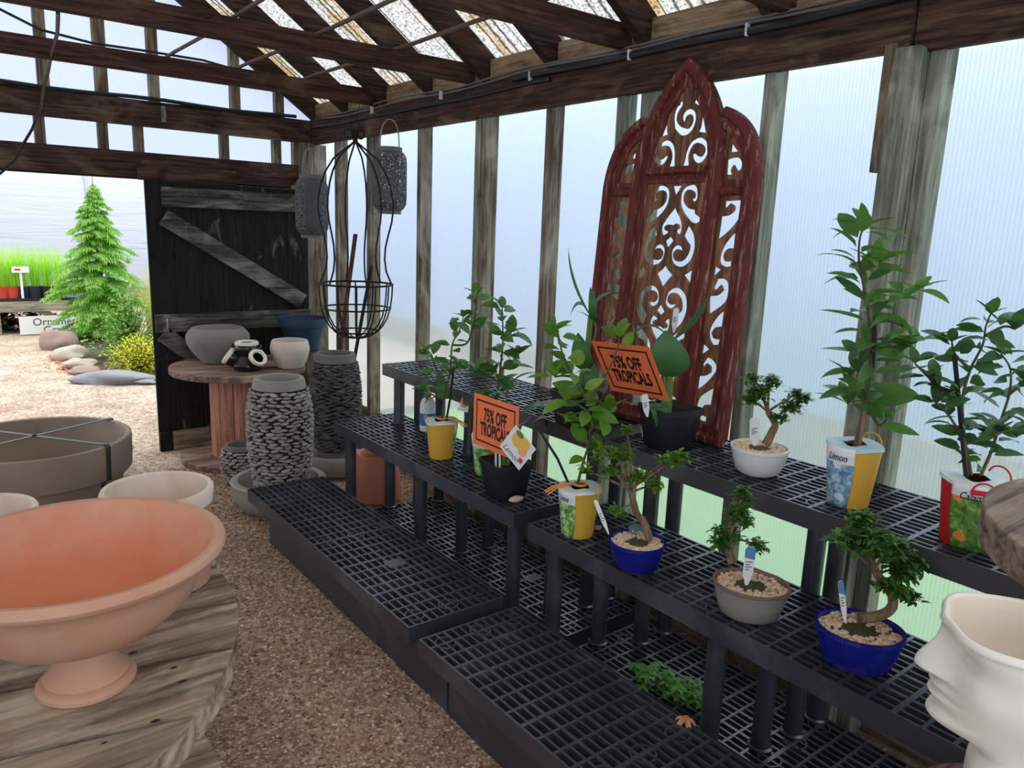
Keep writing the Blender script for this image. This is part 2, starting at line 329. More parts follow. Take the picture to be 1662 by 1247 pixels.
# rafters and ties
RAFY = [-.6, -.05, .48, .98, 1.50, 2.02, 2.53, 3.0, 3.5, 3.99, 4.48, 4.97]
for y in RAFY:
    for sgn in (1, -1):
        TN[0] += 1; mb = MB(); xe = RX+sgn*2.5; dn = Vector((sgn*SL, 0, 1)).normalized()
        a = Vector((RX, y, roofz(RX)))+dn*.055; b_ = Vector((xe, y, roofz(RX)-SL*2.5))+dn*.055
        mb.bar(a, b_, .042, .115, dn); struct(mb.build('trim_%d' % TN[0], RAFT if sgn > 0 else RAFT, bev=.003))
for i in range(len(RAFY)-1):                 # blocking between the rafters above the plate
    timber((2.125, RAFY[i]+.023, 2.088), (2.16, RAFY[i+1]-.023, 2.185), PALEW, .002)
timber((RX-.02, -1.1, roofz(RX)-.02), (RX+.02, 5.0, roofz(RX)+.12), BEAM_Y)
for y, dz in ((4.06, 0), (3.10, .004), (2.09, 0), (1.42, .002), (.40, 0), (-.4, 0)):
    timber((-2.62, y, 2.09+dz), (2.15, y+.036, 2.177+dz), BEAM_X)
timber((-2.66, -1.1, 1.93), (-2.6, 5.03, 2.09), BEAM_Y)
for y in (-.9, 0, .9, 1.8, 2.7, 3.6, 4.5): timber((-2.65, y, 0), (-2.6, y+.04, 1.93), STUD, 0)
timber((-2.66, -1.1, 0), (-2.60, 5.03, .24), SILLW, 0)
# ------------------------------------------------------------------ door
D = struct(thing('door_1', 'old black plank door standing open against the end wall, with grey rails', 'door', (1.04, 4.86, 0)))
D.pop('label', None) if False else None
w_ = .985; npl = 7
for i in range(npl):
    mb = MB(); mb.box((i*w_/npl+.001, .012*(i % 2)*.2, .0), ((i+1)*w_/npl-.002, .024+.0015*(i % 2), 1.632)); mb.build('plank', DOORW, D, bev=.002)
for a, b_ in (((.085, -.022, 1.487), (w_-.02, -.001, 1.600)), ((.012, -.022, .742), (w_, -.001, .852)), ((.075, -.022, .0), (w_, -.001, .122))):
    mb = MB(); mb.box(a, b_); mb.build('rail', RAILW if a[2] > .2 else SILLW, D, bev=.003)
mb = MB(); mb.box((.0, -.022, .0), (.072, -.001, .122)); mb.build('rail', DOORW, D, bev=.003)
BRACEW = wood('grey brace wood', srgb(52, 50, 46), srgb(104, 102, 92), srgb(150, 148, 136), 0, wear=.4, rot=(0, radians(36), 0))
def brace(x0, z0, x1, z1, w):
    mb = MB(); mb.bar((x0, -.012, z0), (x1, -.012, z1), .020, w, (0, 0, 1)); return mb.build('brace', BRACEW, D, bev=.003)
brace(.09, 1.425, .935, .905, .10); brace(.05, .735, .80, .10, .10)
mb = MB(); mb.tube([(.07, -.024, .838), (.07, -.05, .83), (.07, -.055, .80), (.07, -.05, .765), (.07, -.024, .757)], .005); mb.box((.055, -.026, .832), (.085, -.022, .848)); mb.box((.055, -.026, .747), (.085, -.022, .763)); mb.build('handle', STEEL, D)
mb = MB()
for x, z in [(.2, 1.545), (.35, 1.52), (.3, 1.56), (.5, 1.54), (.62, 1.52), (.8, 1.55), (.28, .80), (.5, .83), (.5, .77), (.75, .8), (.22, 1.40), (.3, 1.3), (.42, 1.23), (.5, 1.2), (.62, 1.10), (.7, 1.0), (.8, .98)]:
    mb.tube([(x, -.026, z), (x, -.0205, z)], .004, 6)
mb.build('nail_heads', DOORW, D)
# ------------------------------------------------------------------ cables, rods and small fixings
def line(name, pts, r, mat, label, cat, group=None, n=6):
    mb = MB(); mb.tube(pts, r, n); return tag(mb.build(name, mat), label, cat, group)
for x, lb in ((1.72, 'thin brown rod lying on the ties nearest the translucent wall'), (1.36, 'thin brown rod lying on the ties, middle one of three'), (1.02, 'thin brown rod lying on the ties farthest from the translucent wall')):
    line('ceiling_rod', [(x, -.5+k*.5, 2.187+.004*sin(k*2.1+x)) for k in range(11)], .0085, plain('rod', srgb(92, 72, 62), .6) if x == 1.72 else bpy.data.materials['rod'], lb, 'rod', 'rods across the ceiling')
rnd.seed(3)
def wob(y, a, s): return a*noise.noise(Vector((y*1.7, s, 0)))
P_ = [(2.086, -1+.15*i, 2.062+wob(-1+.15*i, .016, 2)) for i in range(26)]; line('conduit_hose', P_, .014, CABLE, 'thick black conduit fastened along the wall plate near the roof', 'conduit', n=8)
P_ = [(2.087, 2.5+.15*i, 2.030+wob(2.5+.15*i, .012, 5)) for i in range(17)]; line('conduit_hose', P_, .010, CABLE, 'black conduit running on along the plate into the far corner', 'conduit', n=8)
for i, lb in enumerate(('upper thin grey cable running along the top of the wall plate', 'lower thin grey cable running along the top of the wall plate')):
    line('electric_cable', [(2.095-.004*i, -1+.12*k, 2.095-.016*i+wob(-1+.12*k, .018, 7+i*.4)) for k in range(49)], .005, GCABLE, lb, 'cable', n=6)
for y, where in ((.55, 'nearest the camera'), (1.55, 'above the carved frame, near its point'), (2.05, 'just past the point of the carved frame'), (2.62, 'midway along the plate'), (3.32, 'beside the end of a ceiling tie'), (4.05, 'closest to the far corner')):
    mb = MB(); mb.box((2.070, y, 2.042), (2.09, y+.007, 2.08)); tag(mb.build('cable_clip', WHITE, bev=.003), 'small white clip holding conduit on the plate, '+where, 'clip', 'cable clips')
gc_ = [py_(x, y, 4.93) for x, y in ((-40, -15), (0, 15), (65, 48), (150, 70), (245, 84), (330, 98), (400, 118), (440, 135), (470, 143))]
line('electric_cable', gc_, .007, CABLE, 'black cable sagging across the gable above the ties', 'cable')
line('electric_cable', [py_(x, y, Y) for x, y, Y in ((94, 20, 3.12), (94, 30, 3.2), (93, 55, 3.6), (84, 84, 4.0), (78, 118, 4.3), (70, 145, 4.5), (66, 175, 4.75), (52, 210, 4.85), (40, 230, 4.9), (25, 260, 4.9), (0, 282, 4.9), (-30, 300, 4.9))], .007, CABLE, 'black cable hanging down across the gable beams beside the opening', 'cable')
line('electric_cable', [(x, 4.962, 2.092+.006*sin(x*7)) for x in [-2.4+.2*i for i in range(23)]], .011, CABLE, 'black cable lying along the top edge of the end wall plate', 'cable')
bx = py_(266, 185, 4.96); mb = MB(); mb.box((bx.x-.012, 4.968, bx.z-.045), (bx.x+.012, 4.975, bx.z+.045)); mb.tube([(bx.x, 4.97, bx.z+.03), (bx.x, 4.945, bx.z+.01), (bx.x+.004, 4.945, bx.z-.02)], .007); tag(mb.build('metal_bracket', STEEL), 'small metal hook bracket screwed to the end wall beam', 'bracket')
# ------------------------------------------------------------------ plastic display benches
def bench(label, x0, y0, zt, legs=(), base=None, Wb=.365, Lb=1.47, sk=.055):
    t = thing('display_bench', label, 'bench', (x0, y0, 0), 0, 'black plastic display benches')
    mb = MB(); e = .007
    mb.box((0, 0, zt-sk), (e, Lb, zt)); mb.box((Wb-e, 0, zt-sk), (Wb, Lb, zt)); mb.box((e, 0, zt-sk), (Wb-e, e, zt)); mb.box((e, Lb-e, zt-sk), (Wb-e, Lb, zt))
    for i in range(1, 13): x = Wb*i/13; w = .0032 if i % 3 else .0055; mb.box((x-w, e, zt-.046), (x+w, Lb-e, zt-.0005))
    for i in range(1, 24): y = Lb*i/24; w = .0042 if i % 4 else .0062; mb.box((e, y-w, zt-.046), (Wb-e, y+w, zt))
    for x in (.056, Wb/2, Wb-.056):
        for y in (.06, Lb/2, Lb-.06): mb.lathe([(.029, zt-.02), (.029, zt+.0008), (.0335, zt+.0008), (.0335, zt-.02)], 20, (x, y, 0))
    mb.box((Wb*.42, Lb*.27, zt-.01), (Wb*.62, Lb*.31, zt+.0004))
    mb.build('deck', PLAST, t)
    for lx, ly, zb, ztop in legs:
        mb = MB(); x, y = lx-x0, ly-y0
        mb.lathe([(.036, zb), (.036, zb+.004), (.0285, zb+.008), (.0268, zb+.02), (.0268, ztop)], 20, (x, y, 0)); mb.build('leg', PLAST, t)
    if base:
        a, b = base; mb = MB()
        mb.box((.045, a, -.09), (.062, b, zt-sk)); mb.box((Wb-.062, a, -.09), (Wb-.045, b, zt-sk)); mb.box((.062, a, -.09), (Wb-.062, a+.02, zt-sk)); mb.box((.062, b-.02, -.09), (Wb-.062, b, zt-sk))
        mb.build('base', PLAST, t, bev=.002)
    return t
bench('low black plastic bench on the gravel beside the stone bowl, its far end against it', 1.067, 1.84, .22, base=(-.15, 1.33))
bench('low black plastic bench on the gravel with a dead leaf on it', 1.062, .300, .218, base=(.1, 1.37))
ZR = .012
bench('black plastic grid bench lying on the ground under the tier with the yellow pot', 1.69, 1.795, ZR, sk=.06)
bench('black plastic grid bench lying on the ground with green weeds growing through', 1.69, .265, ZR-.012, sk=.06)
bench('middle tier black plastic bench carrying the square pot with the orange sale sign', 1.53, 1.925, .464,
      [(1.585, y, -.09, .42) for y in (3.32, 2.64, 1.985)]+[(1.772, y, ZR, .42) for y in (3.26, 2.60, 1.985)])
bench('middle tier black plastic bench carrying the blue and grey bonsai pots', 1.52, .365, .464,
      [(1.578, y, -.09, .42) for y in (1.75, 1.09, .43)]+[(1.772, y, ZR-.012, .42) for y in (1.72, 1.05, .43)])
bench('top tier black plastic bench farthest along the wall, mostly empty', 1.728, 1.79, .76,
      [(1.79, y, .4645, .72) for y in (3.20, 2.58)]+[(1.905, 1.93, ZR, .72)]+[(x, y, ZR, .72) for x in (1.905, 2.03) for y in (3.2, 2.58)]+[(2.03, 1.93, ZR, .72)])
bench('top tier black plastic bench under the carved red frame', 1.728, .235, .76,
      [(1.905, y, ZR-.012, .72) for y in (1.64, 1.03, .36)]+[(2.03, y, ZR-.012, .72) for y in (1.64, 1.03, .36)])
# ------------------------------------------------------------------ pots standing on the floor at the back
CONC = plain('grey concrete', srgb(150, 146, 136), .9, .1, 14, .3, .2, dark=srgb(112, 108, 100), dth=.62)
GAPSHADE = plain('dark mortar', srgb(44, 42, 40), .95, .1, 20, .2, .1)  # near-black colour standing in for the shade between the cladding stones
CONCD = plain('dark grey concrete', srgb(112, 108, 102), .9, .12, 14, .3, .2)
STONEL = islandmat('pale river stones', [srgb(116, 111, 103), srgb(164, 158, 148), srgb(138, 131, 121), srgb(184, 178, 168)])
STONED = islandmat('dark slate chips', [srgb(62, 61, 60), srgb(96, 95, 92), srgb(76, 74, 72), srgb(116, 114, 110)])
def potlathe(name, prof, mat, parent=None, loc=None, n=48, **k): return MB().lathe(prof, n, **k).build(name, mat, parent, loc)
def stones(mb, rad, z0, z1, rows, per, hw, hh, hd, seed, jit=.25):
    r_ = random.Random(seed)
    for i in range(rows):
        z = z0+(z1-z0)*(i+.5)/rows; R_ = rad(z)
        for j in range(per):
            a = 2*pi*(j+.5*(i % 2)+r_.uniform(-jit, jit))/per; zz = z+r_.uniform(-.15, .15)*(z1-z0)/rows; tl = r_.uniform(-.25, .25)
            w, hgt, dp = hw*r_.uniform(.8, 1.25), hh*r_.uniform(.75, 1.2), hd*r_.uniform(.6, 1.3)
            c = Vector((cos(a)*R_, sin(a)*R_, zz)); tg = Vector((-sin(a), cos(a), 0)); up = Vector((0, 0, 1)); tgr = tg*cos(tl)+up*sin(tl); upr = up*cos(tl)-tg*sin(tl); nr = Vector((cos(a), sin(a), 0)); vs = []
            for q in range(8): b = 2*pi*q/8; vs.append(c+tgr*w*cos(b)+upr*hgt*sin(b))
            for q in range(8): b = 2*pi*q/8; vs.append(c+tgr*w*.66*cos(b)+upr*hgt*.62*sin(b)+nr*dp)
            mb.add(vs, [(q, (q+1) % 8, 8+(q+1) % 8, 8+q) for q in range(8)]+[tuple(range(8, 16))])
def stonejar(label, loc, h, rt, rm, rb, mat, body, seed, rows, per, hh, hd, lw=1.0):
    t = thing('stone_jar', label, 'planter', loc, 0, 'stone clad jars')
    rad = lambda z: (rb+(rm-rb)*sin(min(1, z/h/.62)*pi/2)) if z < h*.62 else rm-(rm-rt)*(((z/h-.62)/.38)**1.6)
    pr = [(rb*.96, 0)]+[(rad(h*k/20), h*k/20) for k in range(0, 21)]+[(rt*.97, h+.008), (rt*.80, h+.008), (rt*.76, h-.01), (rt*.8, h*.5), (rt*.7, h*.2), (0, h*.2)]
    potlathe('jar_body', pr, body, t)
    mb = MB(); stones(mb, lambda z: rad(z)+.001, h*.085, h*.925, rows, per, pi*rm/per*lw, hh, hd, seed); mb.build('stone_cladding', mat, t)
    potlathe('gap_shade', [(rad(h*(.075+.86*k/20))+.0015, h*(.075+.86*k/20)) for k in range(21)], GAPSHADE, t)  # added dark layer behind the stones, gap shade painted into its colour
    return t
def bowl(label, loc, pr, mat, name='concrete_bowl', n=64): return tag(MB().lathe(pr, n).build(name, mat, None, loc), label, 'planter')
CB1 = (1.31, 3.575, 0); CB2 = (1.80, 3.95, 0)
rings = lambda a: a
bowl('grey stone bowl under the pale pebble jar, beside the end of the low bench', CB1, [(.155, 0), (.185, .02), (.215, .06), (.228, .10), (.226, .135), (.232, .15), (.222, .158), (.196, .156), (.188, .145), (.182, .11), (.165, .08), (0, .075)], CONC)
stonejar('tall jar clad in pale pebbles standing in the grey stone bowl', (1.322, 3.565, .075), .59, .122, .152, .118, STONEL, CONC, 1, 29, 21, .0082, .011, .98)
bowl('wide round stone basin under the dark slate jar, in the far corner', CB2, [(.15, 0), (.19, .03), (.205, .08), (.208, .12), (.20, .135), (.185, .132), (.178, .12), (.17, .10), (0, .095)], CONC)
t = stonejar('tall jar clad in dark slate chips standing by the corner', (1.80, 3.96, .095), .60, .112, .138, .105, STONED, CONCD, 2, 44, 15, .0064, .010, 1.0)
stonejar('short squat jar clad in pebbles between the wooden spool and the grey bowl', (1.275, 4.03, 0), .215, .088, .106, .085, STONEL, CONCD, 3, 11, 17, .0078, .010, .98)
TERR2 = plain('pinkish terracotta', srgb(196, 124, 102), .85, .06, 8, .08, .2)
bowl('plain terracotta pot standing upside down under the middle tier bench', (1.80, 3.46, 0), [(.135, 0), (.136, .01), (.118, .16), (.108, .235), (.100, .245), (.088, .240), (.082, .22), (.11, .03), (.122, 0)], TERR2, 'terracotta_pot')
# big grey planter with straps
t = thing('round_planter', 'huge grey brown round planter bound with crossed straps on the gravel', 'planter', (.348, 4.33, 0))
GREYP = plain('grey brown clay', srgb(150, 134, 120), .85, .06, 8, .12, .2, dark=srgb(128, 112, 100), dth=.6)
potlathe('tub', [(.36, 0), (.372, .02), (.392, .135), (.395, .14), (.425, .143), (.43, .15), (.436, .30), (.434, .315), (.424, .32), (.41, .316), (.404, .30), (.39, .1), (.36, .05), (0, .05)], GREYP, t, n=96)
STRAP = plain('dark green strap', srgb(44, 54, 52), .4, .1, 30, 0)
def strap(a):
    mb = MB(); d = Vector((cos(a), sin(a), 0)); s = Vector((-sin(a), cos(a), 0)); pr = [(.376, .0), (.397, .13), (.433, .145), (.4395, .31), (.43, .325), (.40, .325)]; path = [d*r+Vector((0, 0, z)) for r, z in pr]+[-d*r+Vector((0, 0, z)) for r, z in pr[::-1]]
    vs = []
    for p in path: vs += [p-s*.013, p+s*.013]
    mb.add(vs, [(2*i, 2*i+1, 2*i+3, 2*i+2) for i in range(len(path)-1)]); o = mb.build('strap', STRAP, t); q = o.modifiers.new('thickness', 'SOLIDIFY'); q.thickness = .002*S; q.offset = 1; return o
strap(radians(-52)); strap(radians(28))
mb = MB(); a = radians(-18); c = Vector((cos(a)*.4375, sin(a)*.4375, .235)); s = Vector((-sin(a), cos(a), 0)); mb.poly([c-s*.018-Vector((0, 0, .014)), c+s*.018-Vector((0, 0, .014)), c+s*.018+Vector((0, 0, .014)), c-s*.018+Vector((0, 0, .014))], (cos(a), sin(a), 0), .001); o = mb.build('sticker', WHITE, t); o['label'] = 'small white sticker'
# ------------------------------------------------------------------ cable spools used as tables
def plankdisc(mb, R_, z0, z1, npl, rot, gap=.013, seed=0):
    r_ = random.Random(seed)
    w = 2*R_/npl
    for i in range(npl):
        a, b = -R_+i*w+gap/2, -R_+(i+1)*w-gap/2; n = 14; pts = []
        for k in range(n+1): y = a+(b-a)*k/n; pts.append((sqrt(max(0, R_*R_-y*y)), y))
        ol = pts+[(-x, y) for x, y in pts[::-1]]
        dz = r_.uniform(-.0015, .0015)
        P = [Vector((x*cos(rot)-y*sin(rot), x*sin(rot)+y*cos(rot), z0)) for x, y in ol]
        mb.poly(P, (0, 0, 1), z1-z0+dz)
def spool(label, loc, zt, R1, R0, rc, tk, rot, top, stav, nst=10, bolts=0, n1=7, base=True, cat='table'):
    t = thing('cable_spool', label, cat, loc)
    mb = MB(); plankdisc(mb, R1, zt-tk, zt, n1, rot, gap=.013 if R1 > .5 else .004, seed=4); mb.build('top_disc', top, t, bev=.003)
    mb = MB()
    for i in range(nst):
        a0 = 2*pi*(i+.02)/nst; a1 = 2*pi*(i+.98)/nst; n = 5
        P = [(rc*cos(a0+(a1-a0)*k/n), rc*sin(a0+(a1-a0)*k/n), tk*.9) for k in range(n+1)]+[((rc-.02)*cos(a0+(a1-a0)*k/n), (rc-.02)*sin(a0+(a1-a0)*k/n), tk*.9) for k in range(n, -1, -1)]
        mb.poly(P, (0, 0, 1), zt-2*tk+.01)
    mb.build('staves', stav, t, bev=.002)
    if base: mb = MB(); plankdisc(mb, R0, 0, tk, n1, rot+.2, gap=.006, seed=9); mb.build('bottom_disc', top, t, bev=.003)
    return t
SP = (1.425, 4.50, 0); ZS = .575
SPT = wood('reddish grey spool wood', srgb(110, 82, 72), srgb(158, 126, 112), srgb(184, 164, 150), 0, wear=.5, grain=45, isl=.2)
spool('round cable spool table with reddish staves, in front of the black door', SP, ZS, .385, .345, .17, .036, radians(-28), SPT, REDW, 12)
t = spool('big weathered cable spool table with the terracotta urn on it', (-.30, 1.84, 0), .55, .82, .78, .36, .062, radians(-12), wood('old grey table planks', srgb(112, 92, 76), srgb(178, 156, 132), srgb(212, 198, 176), 0, wear=.7, grain=22, rot=(0, 0, radians(12)), patch=3, isl=.3), REDW, 16, n1=8)
mb = MB()
rb_ = random.Random(5)
for i in range(26):
    a = rb_.uniform(-1.2, .9); r = rb_.uniform(.45, .78); mb.blob((r*cos(a), r*sin(a), .5505), rb_.uniform(.004, .008), 1, i, .5, (1.4, .7, .12))
tdo = [c for c in t.children if c.name.startswith('top_disc')][0]; bm = bmesh.new(); bm.from_mesh(tdo.data); nf = len(bm.faces); hv = [bm.verts.new(Vector(v_)*S) for v_ in mb.v]
for f_ in mb.f: bm.faces.new([hv[i] for i in f_]).material_index = 1
bm.to_mesh(tdo.data); bm.free(); tdo.data.materials.append(BLACKINK)
# ------------------------------------------------------------------ terracotta on the big table
URN = plain('pale terracotta', srgb(186, 136, 110), .85, .12, 4, .12, .2, dark=srgb(204, 174, 150), dth=.50)
m, nt, b = newmat('orange terracotta'); v = coords(nt); ln_ = N(nt, 'ShaderNodeVectorMath', operation='LENGTH'); vm = N(nt, 'ShaderNodeVectorMath', operation='MULTIPLY'); L(nt, v, vm.inputs[0]); vm.inputs[1].default_value = (1, 1, 0); L(nt, vm.outputs[0], ln_.inputs[0])
ad = N(nt, 'ShaderNodeMath', operation='MULTIPLY_ADD'); L(nt, ntex(nt, v, 9, 5, .6), ad.inputs[0]); ad.inputs[1].default_value = .16; L(nt, ln_.outputs['Value'], ad.inputs[2])
L(nt, mix(nt, ntex(nt, coords(nt, (14, 14, 30)), 1, 4), ramp(nt, ad.outputs[0], [(.28, srgb(210, 136, 104)), (.37, srgb(208, 148, 120))]), ramp(nt, ad.outputs[0], [(.30, srgb(198, 120, 90)), (.40, srgb(212, 168, 142))])), b.inputs['Base Color']); b.inputs['Roughness'].default_value = .85; b.inputs['Specular IOR Level'].default_value = .2; URNIN = m
U = (.168, 1.497, .55)
t = thing('terracotta_urn', 'large shallow terracotta urn on a pedestal foot', 'urn', U)
MB().lathe([(0, .002), (.076, .0), (.084, .007), (.085, .015), (.080, .021), (.071, .023), (.073, .028), (.068, .034), (.056, .048), (.047, .066), (.043, .084), (.045, .104)], 56).build('foot', URN, t)
mb = MB(); mb.lathe([(.045, .098), (.095, .106), (.150, .135), (.195, .180), (.216, .224), (.230, .247), (.240, .255), (.252, .263), (.257, .272), (.255, .281), (.248, .286), (.236, .284)], 80); mb.cur = 1
mb.lathe([(.236, .284), (.226, .264), (.200, .212), (.16, .165), (.10, .135), (0, .125)], 80); mb.build('bowl', [URN, URNIN], t)
LIMEY = plain('lime stained terracotta', srgb(212, 178, 156), .9, .08, 7, .15, .15, dark=srgb(232, 222, 208), dth=.45)
TP = pz(246, 962, .55)+FH*.06
mb = MB(); mb.cur = 1; mb.lathe([(.106, 0), (.110, .004), (.119, .20), (.122, .205)], 64); mb.cur = 0; mb.lathe([(.122, .205), (.126, .236), (.122, .244), (.112, .242), (.108, .22), (.098, .03), (0, .03)], 64)
tag(mb.build('terracotta_pot', [LIMEY, URN], None, (TP.x, TP.y, .55)), 'tall lime stained terracotta pot behind the urn', 'planter')
TQ = pz(-34, 850, .77)
bowl('terracotta pot on the far side of the big table, mostly hidden by the urn', (TQ.x, TQ.y+.06, .55), [(.082, 0), (.085, .004), (.108, .19), (.113, .195), (.116, .224), (.112, .23), (.102, .228), (.097, .2), (.08, .03), (0, .03)], LIMEY, 'terracotta_pot')
# ------------------------------------------------------------------ pots on the far spool
def onspool(x, y, dz=0): p = pz(x, y, ZS); return (p.x, p.y, ZS+dz)
RIB = plain('ribbed grey pot', srgb(140, 134, 126), .85, .08, 8, .1, .2, dark=srgb(104, 98, 92), dth=.6)
GB = onspool(356, 588); GBc = (1.355, 4.648, ZS)
pr = [(.075, 0), (.10, .006)]
for k in range(64): z = .008+.20*k/63; u = k/63; pr.append(((.10+.082*sin(min(1, u*1.35)*pi/2) if u < .74 else .182-.036*((u-.74)/.26)**1.7)+(.0012 if k % 2 else -.0012), z))
pr += [(.142, .212), (.134, .210), (.131, .200), (.122, .184), (0, .178)]
bowl('grey ribbed globe planter on the spool table before the door', GBc, pr, RIB, 'ribbed_planter')
NAVY = plain('navy blue pot', srgb(38, 60, 84), .5, .08, 10, .04, .35)
NP = onspool(487, 572); NPc = (1.895, 4.66, .605)
mb = MB(); mb.lathe([(0, 0), (.115, 0), (.105, .3), (.11, .605), (0, .605)], 24, fn=lambda a, z: 1+.05*noise.noise(Vector((cos(a)*2, sin(a)*2, 3)))); tag(mb.build('wooden_stump', STUD, None, (1.895, 4.66, 0)), 'upright wooden stump carrying the navy pot behind the spool table', 'stump')
bowl('navy blue flowerpot with a deep rim behind the cream pot', NPc, [(.098, 0), (.102, .004), (.132, .155), (.137, .158), (.150, .162), (.158, .212), (.155, .218), (.146, .216), (.138, .17), (.10, .03), (0, .03)], NAVY, 'blue_flowerpot')
CREAM = plain('cream clay', srgb(218, 202, 186), .8, .05, 8, .06, .25)
CP = onspool(479, 600); CPc = (CP[0]+.0, CP[1]+.075, ZS)
bowl('cream rounded pot on the spool table in front of the navy pot', CPc, [(.062, 0), (.075, .005), (.098, .05), (.113, .10), (.114, .125), (.106, .155), (.100, .166), (.094, .164), (.098, .13), (.09, .06), (0, .03)], CREAM, 'cream_pot')
GLZ = plain('black glaze', (.010, .010, .012, 1), .12, .1, 10, .02, .6); CRG = plain('cream glaze', srgb(232, 226, 206), .22, .05, 12, .03, .5)
SJ = onspool(407, 603); 
t = thing('strawberry_jar', 'shiny black strawberry jar with cream drips on the spool table', 'planter', (SJ[0], SJ[1]+.055, ZS), YAW*-1)
MB().lathe([(.06, 0), (.075, .006), (.085, .03), (.075, .065), (.055, .085), (.058, .10), (.068, .118), (.070, .135), (.060, .152), (.054, .156)], 40).build('jar_body', GLZ, t)
def drip(mb, M_, r, seed, ln=.02):
    rr = random.Random(seed); n = 40; prof = []
    vs = []
    for ring_, (dr, dzz) in enumerate(((-.012, .0), (-.004, .009), (.006, .010), (.011, .002), (.011, -.008), (.004, -1))):
        for j in range(n):
            a = 2*pi*j/n; z = dzz if dzz > -1 else -.012-ln*max(0, noise.noise(Vector((cos(a)*2.2, sin(a)*2.2, seed))))*1.6
            R_ = r+dr; vs.append(M_ @ Vector((R_*cos(a), R_*sin(a), z)))
    mb.add(vs, [(i*n+j, i*n+(j+1) % n, (i+1)*n+(j+1) % n, (i+1)*n+j) for i in range(5) for j in range(n)])
mb = MB(); drip(mb, Matrix.Translation((0, 0, .158)), .056, 3, .016); mb.build('rim', CRG, t)
for k, (az, zc, hgt) in enumerate(((radians(200), .052, .07), (radians(-35), .05, .072), (radians(85), .05, .07))):
    d = Vector((cos(az)*.80, sin(az)*.80, .60)).normalized(); p = Vector((cos(az)*.035, sin(az)*.035, .035)); M_ = Matrix.Translation(p+d*.085) @ d.to_track_quat('Z', 'Y').to_matrix().to_4x4()
    mb = MB(); rr = [(.030, -.085), (.046, -.05), (.050, -.02), (.046, .0), (.040, .0), (.038, -.03)]; q = MB(); q.lathe(rr, 32); mb.add([M_ @ Vector(v_) for v_ in q.v], q.f); o = mb.build('side_mouth', GLZ, t)
    mb = MB(); drip(mb, M_, .043, 5+k, .02); mb.build('mouth_rim', CRG, o)
for sg in (-1, 1): mb = MB(); mb.ring((sg*.072, 0, .135), .012, .006, 16, 6, (0, 1, 0)); mb.build('ear', GLZ, t)
# ------------------------------------------------------------------ foreground right: tall spool, head planter, pot on the low bench
t = spool('tall narrow spool with a thick cracked plank top, close to the camera', (1.365, .095, 0), 1.05, .345, .19, .12, .052, radians(35), SPOOLW, REDW, 10, n1=5, cat='table')
spool('slim spool pedestal under the white head planter', (.986, .249, 0), .744, .100, .075, .05, .03, 0, SPOOLW, REDW, 8, n1=4, cat='stand')
bowl('terracotta pot standing on the near end of the low bench', (1.30, .41, .2185), [(.08, 0), (.085, .004), (.112, .20), (.122, .205), (.124, .245), (.118, .25), (.108, .246), (.1, .2), (.08, .03), (0, .03)], TERR2, 'terracotta_pot')
HEADM = plain('white glazed ceramic', srgb(222, 218, 204), .28, .02, 10, .0, .45); HEADIN = plain('beige inner glaze', srgb(214, 200, 182), .5, .03, 10, 0)
UT = .75
def headr(a, u):                           # a: angle from the face direction, u: 0 neck .. 1 rim
    f = lambda u0, s: exp(-((u-u0)/s)**2)
    sm = lambda x, e0, e1: (lambda q: q*q*(3-2*q))(max(0, min(1, (x-e0)/(e1-e0))))
    w = .046+.034*sm(u, .18, .52)+.006*f(.75, .2)                       # half width
    fr = .050+.044*sm(u, .17, .33)-.004*f(.62, .1)+.002*f(.82, .12)     # depth of the face plane
    bk = .052+.040*sm(u, .2, .6)
    ca, sa = cos(a), sin(a); dp = fr if ca > 0 else bk; e = 2.3+.9*sm(u, .6, .75)
    r = (abs(ca/dp)**e+abs(sa/w)**e)**(-1/e)
    g = lambda s: exp(-(a/s)**2)
    nw = .10+.16*sm(.66-u, 0, .18)
    nose = .031*(sm(u, .485, .515)*(1-sm(u, .53, .74)))*exp(-(a/nw)**2)+.006*f(.72, .08)*g(.16)
    r += nose
    r += .011*f(.455, .020)*g(.30)+.011*f(.405, .020)*g(.27)-.006*f(.430, .008)*g(.32)-.003*f(.475, .012)*g(.10)   # lips
    r += .014*f(.285, .055)*g(.34)-.005*f(.355, .022)*g(.4)                                      # chin
    r -= .017*f(.655, .05)*(exp(-((abs(a)-.42)/.20)**2))                                         # eye sockets
    r += .0105*f(.640, .020)*(exp(-((abs(a)-.44)/.13)**2))                                       # lids
    r += .004*f(.715, .025)*exp(-((abs(a)-.42)/.25)**2)                                          # brow
    r += .004*f(.53, .08)*exp(-((abs(a)-.75)/.22)**2)                                            # cheekbone
    r -= .010*f(.20, .05)*g(.6)                                                                   # under the chin
    r += .012*sm(-.07-u, 0, .07)                                                                   # flared foot
    r += .003*f(UT-.008, .012)
    return r
t = thing('head_planter', 'white glazed planter in the shape of a human head in profile, open at the top', 'planter', (.986, .249, .744))
t.rotation_euler = (0, 0, atan2(.845, -.533))
mb = MB(); na, nu = 128, 110; HH = .275; UT = .75; vs = []
for i in range(nu+1):
    u = -.15+(UT+.15)*i/nu
    for j in range(na): a = -pi+2*pi*j/na; a = a*abs(a/pi)**.35 if True else a; r = headr(a, u); vs.append((r*cos(a), r*sin(a), (u+.15)*HH))
mb.add(vs, [(i*na+j, i*na+(j+1) % na, (i+1)*na+(j+1) % na, (i+1)*na+j) for i in range(nu) for j in range(na)])
mb.build('head', HEADM, t, sharp=180)
mb = MB(); vs = []
